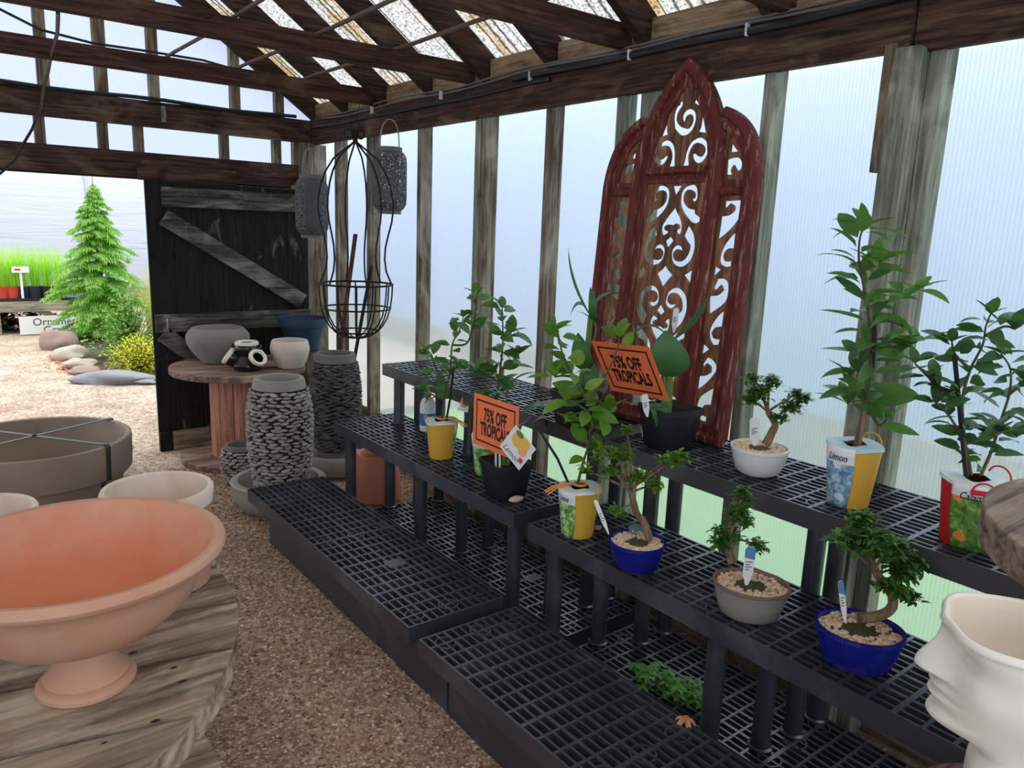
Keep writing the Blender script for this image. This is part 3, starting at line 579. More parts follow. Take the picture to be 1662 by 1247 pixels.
for k, (s_, u) in enumerate(((1.0, UT), (.985, UT+.012), (.95, UT+.016), (.915, UT+.005), (.90, UT-.04), (.88, .6), (.75, .35), (.02, .33))):
    for j in range(64): a = -pi+2*pi*j/64; r = headr(a, UT)*s_ if k < 4 else min(headr(a, UT)*s_, (headr(a, u)-.012)*(1 if k < 7 else .02)); vs.append((r*cos(a), r*sin(a), (u+.15)*HH))
mb.add(vs, [(i*64+j, i*64+(j+1) % 64, (i+1)*64+(j+1) % 64, (i+1)*64+j) for i in range(7) for j in range(64)]); mb.mi = [0 if i < 3*64 else 1 for i in range(len(mb.f))]; mb.build('rim', [HEADM, HEADIN], t, sharp=180)
# ------------------------------------------------------------------ carved frame
REDP = None
m, nt, b = newmat('worn red painted wood'); v = coords(nt, (1, 1, 1)); g1 = ntex(nt, coords(nt, (70, 70, 5)), 1, 5, .65); g2 = ntex(nt, coords(nt, (9, 9, 4)), 1, 4, .6)
c_ = mix(nt, ntex(nt, v, 14, 4), srgb(80, 31, 29), srgb(122, 50, 45)); c_ = mix(nt, ramp(nt, g1, [(.56, (0, 0, 0, 1)), (.68, (.85, .85, .85, 1))]), c_, srgb(186, 152, 136)); c_ = mix(nt, ramp(nt, g2, [(.58, (0, 0, 0, 1)), (.7, (.6, .6, .6, 1))]), c_, srgb(58, 30, 26))
L(nt, c_, b.inputs['Base Color']); b.inputs['Roughness'].default_value = .62; b.inputs['Specular IOR Level'].default_value = .3; bump(nt, b, g1, .25, .003); REDP = m
FRETM = wood('brown fretwork', srgb(92, 66, 50), srgb(154, 106, 76), srgb(180, 132, 98), 2, wear=.3, grain=30, patch=6)
HOLES={
'H1':[(-20,1120),(-38,1104),(-48,1086),(-50,1062),(-43,1036),(-39,1026),(-23,1012),(-6,1002),(12,1000),(26,1004),(40,1016),(47,1031),(50,1048),(47,1063),(40,1075),(26,1083),(15,1086),(3,1084),(-7,1078),(-12,1067),(-10,1055),(-5,1047),(2,1040),(4,1046),(7,1059),(16,1066),(26,1067),(32,1059),(34,1047),(31,1036),(25,1027),(16,1022),(2,1025),(-14,1032),(-26,1043),(-33,1055),(-32,1072),(-25,1087),(-14,1101)],
'H2':[(37,1123),(31,1104),(43,1098),(58,1085),(69,1067),(71,1052),(71,1033),(69,1018),(64,1008),(88,1004),(111,999),(101,1027),(91,1048),(83,1067),(70,1087),(54,1106)],
'H3':[(-79,1063),(-47,1010),(-81,1008),(-109,999),(-95,1031)],
'H4':[(-60,900),(-41,894),(-14,893),(-12,915),(-15,944),(-21,966),(-34,983),(-56,989),(-77,987),(-97,977),(-109,966),(-113,954),(-113,934),(-109,917),(-97,907),(-83,904),(-73,910),(-64,925),(-67,933),(-73,930),(-77,920),(-88,918),(-97,925),(-101,941),(-96,955),(-85,966),(-69,968),(-55,966),(-48,954),(-45,938),(-47,918),(-53,907)],
'H5':[(15,896),(20,923),(23,946),(32,969),(47,983),(71,990),(91,984),(107,972),(115,956),(116,937),(109,921),(94,908),(77,907),(61,917),(52,933),(55,940),(68,936),(81,928),(91,929),(99,940),(99,954),(90,965),(74,972),(57,969),(47,958),(41,945),(38,930),(41,914),(45,902),(31,898)],
'A2':[(118,730),(119,716),(104,711),(83,716),(63,731),(42,750),(28,772),(24,794),(26,815),(37,829),(56,836),(76,837),(91,826),(97,808),(98,791),(90,782),(81,783),(73,791),(84,794),(85,803),(79,814),(63,821),(49,818),(41,805),(41,788),(51,772),(68,760),(84,756),(94,756),(99,741)],
'A3':[(6,768),(17,750),(33,731),(44,711),(48,688),(45,674),(32,675),(22,685),(27,689),(36,695),(32,705),(21,709),(12,703),(8,701),(4,704),(-10,705),(-25,700),(-29,692),(-22,685),(-10,682),(-10,676),(-22,670),(-34,667),(-42,681),(-44,700),(-33,718),(-18,738),(-2,756)],
'A4':[(3,666),(20,651),(7,636),(-6,624),(-12,636),(-20,650)],
'A5':[(-15,835),(26,835),(16,818),(2,800),(-6,816)],
'A7':[(71,707),(67,690),(59,670),(74,653),(89,638),(88,618),(80,600),(67,587),(50,582),(33,588),(25,603),(29,615),(40,623),(51,622),(57,615),(64,621),(57,632),(41,637),(26,633),(15,621),(14,603),(21,583),(36,570),(58,565),(78,568),(96,581),(108,599),(113,623),(113,642),(106,667),(93,688)],
'A8':[(-6,569),(13,550),(34,535),(14,513),(-5,489),(-21,511),(-40,536),(-19,552)],
'A9':[(115,562),(114,509),(98,524),(80,539),(98,549)],
'S1':[(198,964),(235,935),(198,926)],
'S2':[(193,913),(222,919),(247,914),(260,899),(259,881),(247,874),(237,882),(226,895),(217,879),(224,864),(199,865)],
'S3':[(270,786),(274,754),(272,728),(242,690),(201,659),(202,697),(202,735),(229,739),(249,754),(249,768),(234,776),(221,763),(211,765),(210,783)],
'S4':[(267,691),(269,636),(247,633),(234,615),(239,598),(249,593),(266,598),(267,579),(247,576),(225,584),(218,603),(224,634),(242,664)],
'S5':[(203,576),(231,566),(204,541)],
'S6':[(220,536),(246,538),(267,523),(267,468),(207,418),(197,478),(229,484),(249,502),(240,518),(220,497),(210,506)],
'S7':[(265,439),(265,386),(240,379),(228,360),(240,344),(264,343),(261,326),(238,322),(220,342),(217,376),(240,417)],
'S8':[(198,324),(228,306),(199,284)],
'S9':[(221,278),(242,276),(263,260),(264,236),(230,190),(192,160),(192,213),(220,216),(244,232),(241,251),(224,259),(215,242),(207,253)],
'S10':[(266,184),(264,127),(241,122),(232,105),(241,84),(253,84),(253,69),(232,67),(214,81),(206,110),(213,142),(240,167)],
'S11':[(197,70),(220,44),(192,45)]}

UP = Vector((.085, 0, 1.185)).normalized(); FO = Vector((2.00, 1.77-.008, .762)); FN = Vector((0, -1, 0)).cross(UP).normalized()   # FN points to the room
if FN.x > 0: FN = -FN
FR = thing('carved_frame', 'tall red arched wooden frame with scroll fretwork leaning on the wall', 'ornament', FO)
def F3(u, v, d=0): return Vector((0, -1, 0))*u+UP*v+FN*d
def member(path, w, name='frame_bar', prof=None, closed=False, flip=1):
    """moulding swept along a path in the frame's plane: raised outer half, stepped inner half"""
    pr = prof or [(-.5, 0), (-.5, .026), (-.40, .034), (-.12, .036), (-.02, .030), (.0, .018), (.12, .015), (.30, .020), (.46, .018), (.5, .008), (.5, 0)]
    pts = [Vector((a, b_, 0)) for a, b_ in path]; n = len(pts); vs = []
    for i, p in enumerate(pts):
        t0 = (pts[i]-pts[i-1]).normalized() if i else (pts[1]-pts[0]).normalized(); t1 = (pts[i+1]-pts[i]).normalized() if i < n-1 else t0
        tt = (t0+t1).normalized(); nn = Vector((-tt.y, tt.x, 0))*flip; k = 1/max(.4, nn.dot(Vector((-t0.y, t0.x, 0))*flip))
        for o_, d_ in pr: q = p+nn*(o_*w*k); vs.append(F3(q.x, q.y, d_))
    m_ = len(pr); mb = MB(); mb.add(vs, [(i*m_+j, i*m_+(j+1) % m_, (i+1)*m_+(j+1) % m_, (i+1)*m_+j) for i in range(n-1) for j in range(m_)]+[tuple(range(m_)), tuple((n-1)*m_+j for j in range(m_-1, -1, -1))])
    return mb.build(name, REDP, FR, sharp=50)
def qb(p0, p1, p2, n=10): return [((1-t)**2*p0[0]+2*t*(1-t)*p1[0]+t*t*p2[0], (1-t)**2*p0[1]+2*t*(1-t)*p1[1]+t*t*p2[1]) for t in [i/n for i in range(n+1)]]
for s in (1, -1):
    member([(s*.305, .02), (s*.305, .83)]+[(s*a, b_) for a, b_ in qb((.303, .85), (.285, 1.0), (.165, 1.045), 12)], .066, flip=s)
    member([(s*.19, .825), (s*.275, .825)], .05, 'cross_bar', flip=s)
hp = [(.160, .03), (.160, .87)]+qb((.160, .89), (.138, 1.10), (.0, 1.202), 14)
member([(-a, b_) for a, b_ in hp]+hp[::-1][1:], .072, 'arch_bar', flip=-1)
member([(-.33, .03), (.33, .03)], .062, 'bottom_rail', flip=1); member([(-.128, .870), (.128, .870)], .056, 'cross_bar', flip=-1)
def fret(outline, holes, name='fretwork', t=.009, d=.004):
    cu = bpy.data.curves.new('f', 'CURVE'); cu.dimensions = '2D'; cu.fill_mode = 'BOTH'; cu.extrude = t/2*S
    def sp(pts, smooth):
        s_ = cu.splines.new('NURBS' if False else 'POLY'); 
        if smooth:
            q = []
            n = len(pts)
            for i in range(n):
                p0, p1, p2, p3 = pts[i-1], pts[i], pts[(i+1) % n], pts[(i+2) % n]
                e0 = Vector((p1[0]-p0[0], p1[1]-p0[1])); e1 = Vector((p2[0]-p1[0], p2[1]-p1[1])); e2 = Vector((p3[0]-p2[0], p3[1]-p2[1]))
                c1 = e0.length and e1.length and e0.angle(e1) > 1.0; c2 = e1.length and e2.length and e1.angle(e2) > 1.0
                m1 = e1 if c1 else (e0+e1)/2; m2 = e1 if c2 else (e1+e2)/2
                for k in range(3):
                    h = k/3; a, b_, c_, d_ = 2*h**3-3*h*h+1, h**3-2*h*h+h, -2*h**3+3*h*h, h**3-h*h
                    q.append((a*p1[0]+b_*m1.x+c_*p2[0]+d_*m2.x, a*p1[1]+b_*m1.y+c_*p2[1]+d_*m2.y))
            pts = q
        s_.points.add(len(pts)-1)
        for i, p in enumerate(pts): s_.points[i].co = (p[0]*S, p[1]*S, 0, 1)
        s_.use_cyclic_u = True
    sp(outline, False)
    for h in holes: sp(h, len(h) > 8)
    o = bpy.data.objects.new('f', cu); C.objects.link(o); me = bpy.data.meshes.new_from_object(o.evaluated_get(bpy.context.evaluated_depsgraph_get())); bpy.data.objects.remove(o)
    for v in me.vertices: v.co = F3(v.co.x/S, v.co.y/S, d+t/2+v.co.z/S)*S
    me.materials.clear(); me.materials.append(FRETM)
    o = bpy.data.objects.new(name, me); C.objects.link(o); o.parent = FR; return o
Hh = {k: [(a/1000, b_/1000) for a, b_ in v] for k, v in HOLES.items()}
mir = lambda p: [(-a, b_) for a, b_ in p]; sh = lambda p, dv: [(a, b_+dv) for a, b_ in p]; fl_ = lambda p, c: [(a, 2*c-b_) for a, b_ in p]
A = [Hh['A2'], mir(Hh['A2']), Hh['A3'], Hh['A4'], Hh['A5'], Hh['A7'], mir(Hh['A7']), Hh['A9'], mir(Hh['A9'])]
cv = .529; B = [fl_(p, cv) for p in A[:7]]; C2 = [sh(p, -.612) for p in (A[0], A[1], A[2])]
fret([(-.132, .04), (.132, .04), (.132, .85), (-.132, .85)], A+B+C2+[Hh['A8']])
fret([(-.135, .885), (.135, .885)]+qb((.135, .89), (.112, 1.09), (.0, 1.18), 10)+[(-a, b_) for a, b_ in qb((.135, .89), (.112, 1.09), (.0, 1.18), 10)[::-1]][1:], [Hh['H1'], Hh['H2'], mir(Hh['H2']), mir(Hh['H5']), Hh['H5']])
for s in (1, -1):
    g_ = (lambda p: p) if s > 0 else mir
    fret(g_([(.188, .045), (.282, .045), (.282, .81), (.188, .81)]), [g_(Hh[k]) for k in ('S3', 'S4', 'S5', 'S6', 'S7', 'S8', 'S9', 'S10')])
    fret(g_([(.185, .84), (.278, .84), (.268, .92), (.235, .985), (.185, 1.012)]), [g_([(a*.9+.022, b_*.98+.018) for a, b_ in Hh[k]]) for k in ('S2',)]+[g_([(.205, .935), (.235, .935), (.205, .965)])])
# ------------------------------------------------------------------ hanging things
t0 = Vector((1.56, 3.20, 0)); t = thing('hanging_basket', 'tall dark iron hanging basket frame hung on a wire from a ceiling tie', 'basket', (1.56, 3.20, .905))
k_ = .00091
prof = [(5, 118), (60, 160), (110, 200), (150, 262), (172, 320), (186, 390), (188, 440), (180, 500), (164, 560), (150, 620), (146, 680), (154, 740), (183, 808)]
for i in range(6):
    a = radians(20+60*i); mb = MB(); mb.tube([(cos(a)*r*k_, sin(a)*r*k_, (1085-y)*k_) for r, y in prof], .0042, 6); mb.build('rib', WIRE, t)
bp = [(183, 808), (180, 870), (172, 930), (155, 985), (128, 1030), (90, 1062), (45, 1080), (0, 1085)]
for i in range(12): a = radians(5+30*i); mb = MB(); mb.tube([(cos(a)*r*k_, sin(a)*r*k_, (1085-y)*k_) for r, y in bp], .0036, 6); mb.build('basket_rib', WIRE, t)
for r, y, th in ((184, 808, .005), (173, 930, .0042), (110, 1048, .0042)): mb = MB(); mb.ring((0, 0, (1085-y)*k_), r*k_, th, 48, 6); mb.build('hoop', WIRE, t)
mb = MB(); mb.tube([(0, 0, (1085-125)*k_), (0, 0, (1085-85)*k_)], .011, 10); mb.build('collar', WIRE, t)
for i in range(5):
    a = radians(72*i+10); mb = MB(); mb.ring((cos(a)*.030, sin(a)*.030, (1085-80)*k_), .019, .0036, 20, 6, (-sin(a), cos(a), .1)); mb.build('curl', WIRE, t)
mb = MB(); mb.ring((0, 0, (1085-48)*k_), .019, .0036, 20, 6, RH.cross(Vector((0, 0, 1)))); mb.build('curl', WIRE, t)
zt_ = .905+(1085-30)*k_
mb = MB(); mb.tube([(0, 0, zt_-.905), (.004, -.02, 1.6-.905+.3), (.005, -.085, 2.10-.905)], .0018, 5); mb.build('hanging_wire', WIRE, t)
m, nt, b = newmat('punched grey metal'); v = coords(nt); vo = N(nt, 'ShaderNodeTexVoronoi', i={'Scale': 72.0}); L(nt, v, vo.inputs[0])
b.inputs['Base Color'].default_value = srgb(84, 86, 86); b.inputs['Roughness'].default_value = .6; b.inputs['Metallic'].default_value = .2
at = N(nt, 'ShaderNodeVertexColor', layer_name='punch') if False else None
al = ramp(nt, vo.outputs['Distance'], [(.30, (1, 1, 1, 1)), (.36, (0, 0, 0, 1))]); inv = N(nt, 'ShaderNodeInvert'); L(nt, al, inv.inputs[1]); L(nt, inv.outputs[0], b.inputs['Alpha']); PUNCH = m
LANM = plain('grey lantern metal', srgb(112, 114, 114), .6, .12, 30, .1, .4, .2)
def lantern(label, p, hang):
    t = thing('punched_lantern', label, 'lantern', p, 0, 'hanging punched metal lanterns'); hh = .325
    lob = lambda a, z: 1-.045*abs(sin(4*a))**.6
    pr = [(.052, .0), (.062, .006), (.066, .012), (.080, .022), (.092, .045), (.094, .08), (.094, hh-.08), (.092, hh-.045), (.080, hh-.022), (.066, hh-.012)]
    for i in range(8):
        mb = MB(); a0 = 2*pi*i/8; mb.lathe(pr, 10, fn=lob, a0=a0, a1=a0+2*pi/8); mb.build('shade_panel', PUNCH if i % 2 == 0 else PUNCH2, t)
    mb = MB(); mb.lathe([(.066, hh-.013), (.066, hh+.008), (.060, hh+.010), (.054, hh+.008), (.054, hh-.01)], 32); mb.build('top_ring', LANM, t)
    mb = MB(); mb.lathe([(.05, -.008), (.062, -.008), (.062, .008), (.05, .008), (.05, -.008)], 32); mb.build('base_ring', LANM, t)
    mb = MB(); mb.tube([(cos(pi*j/14)*.050*RH.x, cos(pi*j/14)*.050*RH.y, hh+.005+.145*sin(pi*j/14)**.7) for j in range(15)], .0034, 6); mb.build('handle', STEEL, t)
    mb = MB(); mb.tube([(0, 0, hh+.15), Vector(hang)-Vector(p)], .0016, 5); mb.build('hanging_wire', WIRE, t)
    return t
PUNCH2 = PUNCH.copy(); PUNCH2.name = 'finely punched grey metal'; PUNCH2.node_tree.nodes['Voronoi Texture'].inputs['Scale'].default_value = 120
q = py_(507, 384, 4.09); lantern('grey punched metal lantern hanging in front of the black door', (q.x, 4.09, q.z), (q.x-.01, 4.08, 2.10))
q = px_(632, 345, 1.985); lantern('grey punched metal lantern hanging by the translucent wall', (1.985, q.y, q.z), (2.085, q.y-.005, 1.985))
for (x0, y0, x1, y1, lb, r) in ((577, 380, 551, 575, 'thin wooden pole leaning on a wall stud behind the iron basket', .013), (603, 432, 572, 600, 'dark iron bar leaning on the wall behind the iron basket', .012)):
    top = px_(x0, y0, 2.095); bt = Vector((top.x-.28, top.y+.15, 0)); dd = top-bt
    mid = px_(x1, y1, 1.98); bt = top+(mid-top)*(top.z/(top.z-mid.z))
    mb = MB(); mb.bar(bt, top, r*2, r*1.4); tag(mb.build('leaning_pole', wood('pole wood', srgb(70, 48, 40), srgb(110, 76, 62), srgb(130, 100, 84), 2, wear=.2) if r > .0125 else WIRE, bev=.003), lb, 'pole')
# ------------------------------------------------------------------ potted plants
LEAF = leafmat('citrus leaf', srgb(58, 98, 54), srgb(104, 146, 74)); LEAFL = leafmat('bright leaf', srgb(74, 122, 46), srgb(134, 172, 76)); LEAFD = leafmat('dark leaf', srgb(48, 82, 52), srgb(84, 122, 74))
BROAD = leafmat('broad dark leaf', srgb(46, 90, 56), srgb(78, 128, 74), .35, .25); BONL = leafmat('bonsai leaf', srgb(48, 88, 46), srgb(100, 146, 64)); BONLL = leafmat('light bonsai leaf', srgb(62, 104, 40), srgb(124, 164, 66))
STEM = plain('green brown stem', srgb(88, 84, 62), .8, .2, 40, .2); STEMG = plain('green stem', srgb(104, 134, 70), .6, .1, 30, .05); BARK = wood('bonsai bark', srgb(92, 74, 56), srgb(146, 122, 96), srgb(172, 148, 120), 2, wear=.3, grain=80)
STAKE = plain('black stake', srgb(30, 30, 30), .5, .1, 20, 0); SOIL = plain('dark soil', srgb(52, 42, 36), .95, .3, 60, .6, .1); MOSS = plain('mossy soil', srgb(92, 86, 66), .95, .3, 70, .6, .1)
PEB = islandmat('tan pebbles', [srgb(204, 172, 140), srgb(232, 206, 176), srgb(216, 182, 148), srgb(240, 222, 198)])
YEL = plain('yellow tin', srgb(222, 172, 66), .45, .05, 20, .03, .35); REDT = plain('red tin', srgb(196, 34, 40), .4, .05, 20, .03, .4); RAFF = plain('orange raffia', srgb(232, 158, 72), .7, .15, 50, .1)
BLKPOT = plain('black pot', srgb(34, 36, 42), .5, .2, 12, .08, .45)
def loc3(P, path, offs=None): return [pd(x, y, P, (offs[i] if offs else 0))-Vector(P) for i, (x, y) in enumerate(path)]
def smooth(pts, n=4):
    pts = [Vector(p) for p in pts]; out = []
    for i in range(len(pts)-1):
        p0, p1, p2, p3 = pts[max(0, i-1)], pts[i], pts[i+1], pts[min(len(pts)-1, i+2)]
        for k in range(n): t = k/n; out.append(.5*((2*p1)+(p2-p0)*t+(2*p0-5*p1+4*p2-p3)*t*t+(3*p1-p0-3*p2+p3)*t**3))
    return out+[pts[-1]]
def sprig(mb, pts, ls, step, r_, f0=.15, wd=.52, upb=.35, tipn=4, droop=.3):
    pts = smooth(pts, 6); L_ = [0]
    for a, b_ in zip(pts, pts[1:]): L_.append(L_[-1]+(b_-a).length)
    s = L_[-1]*f0; az = r_.uniform(0, 6.28)
    while s < L_[-1]:
        i = max(k for k in range(len(L_)) if L_[k] <= s); i = min(i, len(pts)-2); u = (s-L_[i])/max(1e-6, L_[i+1]-L_[i]); p = pts[i].lerp(pts[i+1], u)
        az += 2.4+r_.uniform(-.4, .4); e = r_.uniform(-.25, .75)+upb-.2; d = Vector((cos(az)*cos(e), sin(az)*cos(e), sin(e))); l = ls*1.07*r_.uniform(.7, 1.2)
        leaf(mb, p+d*.012, d, (r_.gauss(0, .8), r_.gauss(0, .8), 1), l, l*wd*r_.uniform(.85, 1.15), droop*r_.uniform(.3, 1.6), r_.uniform(.1, .45), 5, .85)
        s += step*.62*r_.uniform(.7, 1.3)
    for k in range(tipn):
        a = 6.28*k/tipn+r_.random(); e = r_.uniform(.3, 1.2); d = Vector((cos(a)*cos(e), sin(a)*cos(e), sin(e))); l = ls*1.15*r_.uniform(.55, .95); leaf(mb, pts[-1], d, (0.1, .1, 1), l, l*wd, droop*.6, .3, 5, .85)
def printed(name, stops, fruit, scale, zsplit):
    m, nt, b = newmat(name); v = coords(nt); vo = N(nt, 'ShaderNodeTexVoronoi', i={'Scale': scale}); L(nt, v, vo.inputs[0])
    n = ntex(nt, v, 45, 4, .6, 1.0); c = ramp(nt, n, stops); f = ramp(nt, vo.outputs['Distance'], [(.40, (1, 1, 1, 1)), (.46, (0, 0, 0, 1))])
    h = N(nt, 'ShaderNodeSeparateColor'); L(nt, vo.outputs['Color'], h.inputs[0]); k = ramp(nt, h.outputs[0], [(.42, (0, 0, 0, 1)), (.44, (1, 1, 1, 1))])
    c = mix(nt, mix(nt, 1.0, f, k, 'MULTIPLY'), c, fruit); s = N(nt, 'ShaderNodeSeparateXYZ'); L(nt, v, s.inputs[0])
    g = N(nt, 'ShaderNodeMath', operation='GREATER_THAN'); L(nt, s.outputs['Z'], g.inputs[0]); g.inputs[1].default_value = zsplit*S
    L(nt, mix(nt, g.outputs[0], c, srgb(232, 232, 234)), b.inputs['Base Color']); b.inputs['Roughness'].default_value = .4; return m
G3 = [(.30, srgb(58, 104, 52)), (.48, srgb(122, 178, 78)), (.62, srgb(206, 226, 186)), (.75, srgb(240, 244, 240))]
PRLIME = printed('lime picture', G3, srgb(196, 218, 120), 26, .118)
PRLIMON = printed('blue picture', [(.3, srgb(64, 104, 132)), (.5, srgb(132, 172, 196)), (.66, srgb(206, 222, 232)), (.8, srgb(70, 110, 140))], srgb(222, 232, 240), 26, .118)
PRCAL = printed('orange fruit picture', [(.3, srgb(40, 74, 30)), (.5, srgb(92, 142, 56)), (.68, srgb(158, 196, 100)), (.8, srgb(60, 100, 40))], srgb(242, 142, 60), 24, .125)
PAPER = plain('sleeve paper', srgb(226, 236, 232), .5, .04, 14, 0, .3, dark=srgb(150, 200, 206), dth=.56); PAPERB = plain('blue sleeve paper', srgb(176, 212, 232), .5, .05, 14, 0, .3, dark=srgb(226, 238, 244), dth=.5)
def dirang(deg): d = -FH*cos(radians(deg))-RH*sin(radians(deg)); return atan2(d.y, d.x)     # deg: turned to the picture's left from facing the camera
def tin(t, mat, rt=.069, rb=.050, h=.158): 
    mb = MB(); mb.lathe([(0, .003), (rb-.003, .003), (rb, 0), (rb+.001, .004), (rt-.002, h-.004), (rt+.001, h-.002), (rt+.001, h+.001), (rt-.002, h), (rt-.004, h-.012), (0, h-.014)], 48); return mb.build('tin_pot', mat, t)
def sleeve(t, ang, half, pic, top, word, rt=.069, rb=.050, h=.158, ink=GREYINK, size=.030, topall=True, hole=.030):
    rr = lambda z: rb+(rt-rb)*z/h+.0022
    mb = MB(); n = 20; zs = [-.001+(h+.004)*k/8 for k in range(9)]; vs = []
    for k, z in enumerate(zs):
        hw = half*(1-.10*(1-z/h))*(1+.10*sin(pi*z/h)); 
        for j in range(n+1): a = ang-hw+2*hw*j/n; vs.append((rr(z)*cos(a), rr(z)*sin(a), z))
    mb.add(vs, [(k*(n+1)+j, k*(n+1)+j+1, (k+1)*(n+1)+j+1, (k+1)*(n+1)+j) for k in range(8) for j in range(n)]); o = mb.build('printed_sleeve', pic, t); q = o.modifiers.new('thickness', 'SOLIDIFY'); q.thickness = .001*S
    if word: text(word, size, ink, None, 'sleeve_lettering', o, .25, .8, .0003, lambda x, y, z: ((rr(h*.85)+.0012)*cos(ang+x/rr(h*.85)), (rr(h*.85)+.0012)*sin(ang+x/rr(h*.85)), h*.845+y), .0002)
    mb = MB(); vs = []
    for k, (r, z) in enumerate(((hole, h+.004), (hole+.012, h+.007), (rt, h+.004), (rt+.002, h-.004))):
        for j in range(40): a = 2*pi*j/40; vs.append((r*cos(a), r*sin(a), z+.003*sin(3*a+1)))
    mb.add(vs, [(k*40+j, k*40+(j+1) % 40, (k+1)*40+(j+1) % 40, (k+1)*40+j) for k in range(3) for j in range(40)]); o = mb.build('sleeve_top', top, t)
    mb = MB(); mb.lathe([(0, h-.010), (hole+.015, h-.010)], 24); mb.build('soil', SOIL, t)
def loop(t, ang, mat, h=.158, rt=.069, size=.028): mb = MB(); c = Vector((cos(ang)*rt, sin(ang)*rt, h)); s = Vector((-sin(ang), cos(ang), 0)); mb.tube([c+s*(-size*cos(pi*j/10))+Vector((0, 0, size*.9*sin(pi*j/10))) for j in range(11)], .0022, 6); mb.build('handle', mat, t)
def raffia(t, ang, h=.158):
    mb = MB(); 
    for k in range(3): a = ang+.15*(k-1); mb.tube([(.02*cos(ang), .02*sin(ang), h+.012), (.05*cos(a), .05*sin(a), h+.016), (.09*cos(a), .09*sin(a), h+.004), (.115*cos(a), .115*sin(a), h-.012)], .0024, 5)
    mb.ring((0, 0, h+.012), .020, .004, 16, 6); mb.build('raffia_tie', RAFF, t)
def treeparts(t, P, stems, ls, step, seed, mat=LEAF, rad=.005, f0=.15, stem=STEM, **k):
    r_ = random.Random(seed); mb = MB(); lb = MB()
    for i, s_ in enumerate(stems):
        pts, f, st = s_ if isinstance(s_, tuple) else (s_, f0, step)
        offs = [0]+[r_.uniform(-.03, .05)*j/len(pts) for j in range(1, len(pts))]; q = loc3(P, pts, offs); sm_ = smooth(q, 4)
        mb.tube(sm_, [rad*(1-.6*j/len(sm_)) for j in range(len(sm_))], 7); sprig(lb, q, ls, st, r_, f, **k)
    mb.build('stem', stem, t); lb.build('foliage', mat, t, sharp=180)
Z2, Z3 = .464, .76
# yellow tin, far
P = pz(716, 741, Z2); t = thing('potted_citrus', 'small citrus tree in a yellow tin, the farther of the two on the middle tier', 'plant', P)
tin(t, YEL); sleeve(t, dirang(-100), .7, PRLIME, PAPER, None); loop(t, dirang(70), RAFF); raffia(t, dirang(-70))
mb = MB(); mb.tube(loc3(P, ((723, 690), (731, 645), (736, 598))), .005, 6); mb.build('stake', STAKE, t)
treeparts(t, P, [([(717, 684), (722, 640), (731, 600), (734, 560), (746, 535), (752, 515)], .2, .040), [(734, 560), (757, 558), (768, 530), (772, 500), (773, 478)], [(726, 625), (708, 600), (700, 575), (690, 570)], [(722, 650), (700, 640), (686, 632)], [(731, 600), (760, 592), (775, 610)]], .068, .026, 11, f0=.3)
# white sleeved lime half hidden behind the first sign
P = pz(792, 768, Z2); t = thing('potted_citrus', 'citrus tree in a lime printed sleeve half hidden behind the orange sale sign', 'plant', P)
tin(t, YEL); sleeve(t, dirang(48), .85, PRLIME, PAPER, None)
treeparts(t, P, [([(803, 700), (807, 640), (813, 590), (816, 560), (816, 525), (815, 500)], .15, .022), [(812, 600), (830, 590), (842, 575)], [(810, 620), (792, 610), (775, 600)], [(815, 550), (830, 540)]], .078, .030, 12)
# lime tin, front
P = pz(937, 866, Z2); t = thing('potted_citrus', 'bushy lime tree in a yellow tin beside the blue bonsai pot', 'plant', P)
tin(t, YEL); sleeve(t, dirang(52), .62, PRLIME, PAPER, 'Lime', size=.026); loop(t, dirang(-60), RAFF); raffia(t, dirang(75))
mb = MB(); mb.tube(loc3(P, ((925, 790), (905, 745), (884, 712), (872, 690))), .0045, 6); mb.build('stake', STAKE, t)
treeparts(t, P, [([(938, 785), (945, 755), (956, 720), (957, 690), (956, 655)], .35, .030), [(956, 655), (945, 635), (932, 612), (920, 590), (911, 567), (905, 535)], ([(956, 655), (968, 632), (985, 606), (1000, 572), (1006, 548)], .86, .03), [(957, 690), (940, 690), (925, 686)], [(957, 700), (975, 680), (990, 665)], [(932, 612), (915, 610), (900, 612)], [(956, 670), (935, 655), (920, 650)], [(952, 735), (970, 728)]], .078, .024, 13, LEAFL, .005, .12)
# limon on the top tier
P = pz(1375, 816, Z3); t = thing('potted_citrus', 'tallest lemon tree in a yellow tin with a blue printed sleeve on the top tier', 'plant', P)
tin(t, YEL); sleeve(t, dirang(58), .62, PRLIMON, PAPERB, 'Limon', size=.026); loop(t, dirang(-120), YEL)
mb = MB(); mb.tube(loc3(P, ((1416, 600), (1419, 560), (1420, 510))), .005, 6); mb.build('stake', STAKE, t)
treeparts(t, P, [([(1391, 724), (1398, 690), (1405, 655)], .92, .5)], .03, .5, 1, rad=.009, tipn=0) if False else None
mb = MB(); q = smooth(loc3(P, [(1390, 728), (1397, 695), (1405, 655)]), 4); mb.tube(q, [.010, .010, .0095, .009, .009, .0085, .008, .008, .008], 8); mb.build('trunk', BARK, t)
treeparts(t, P, [([(1405, 655), (1412, 610), (1414, 560), (1408, 500), (1400, 455), (1394, 420), (1396, 385), (1404, 368)], .05, .0175), [(1414, 570), (1440, 565), (1470, 560), (1488, 555)], [(1406, 650), (1425, 690), (1440, 680)], [(1414, 560), (1395, 590), (1380, 610)], [(1408, 500), (1440, 490), (1470, 480), (1490, 470)], [(1398, 440), (1420, 430)], [(1406, 640), (1390, 640), (1375, 655)]], .088, .022, 14, LEAF, .005, .1, wd=.36)
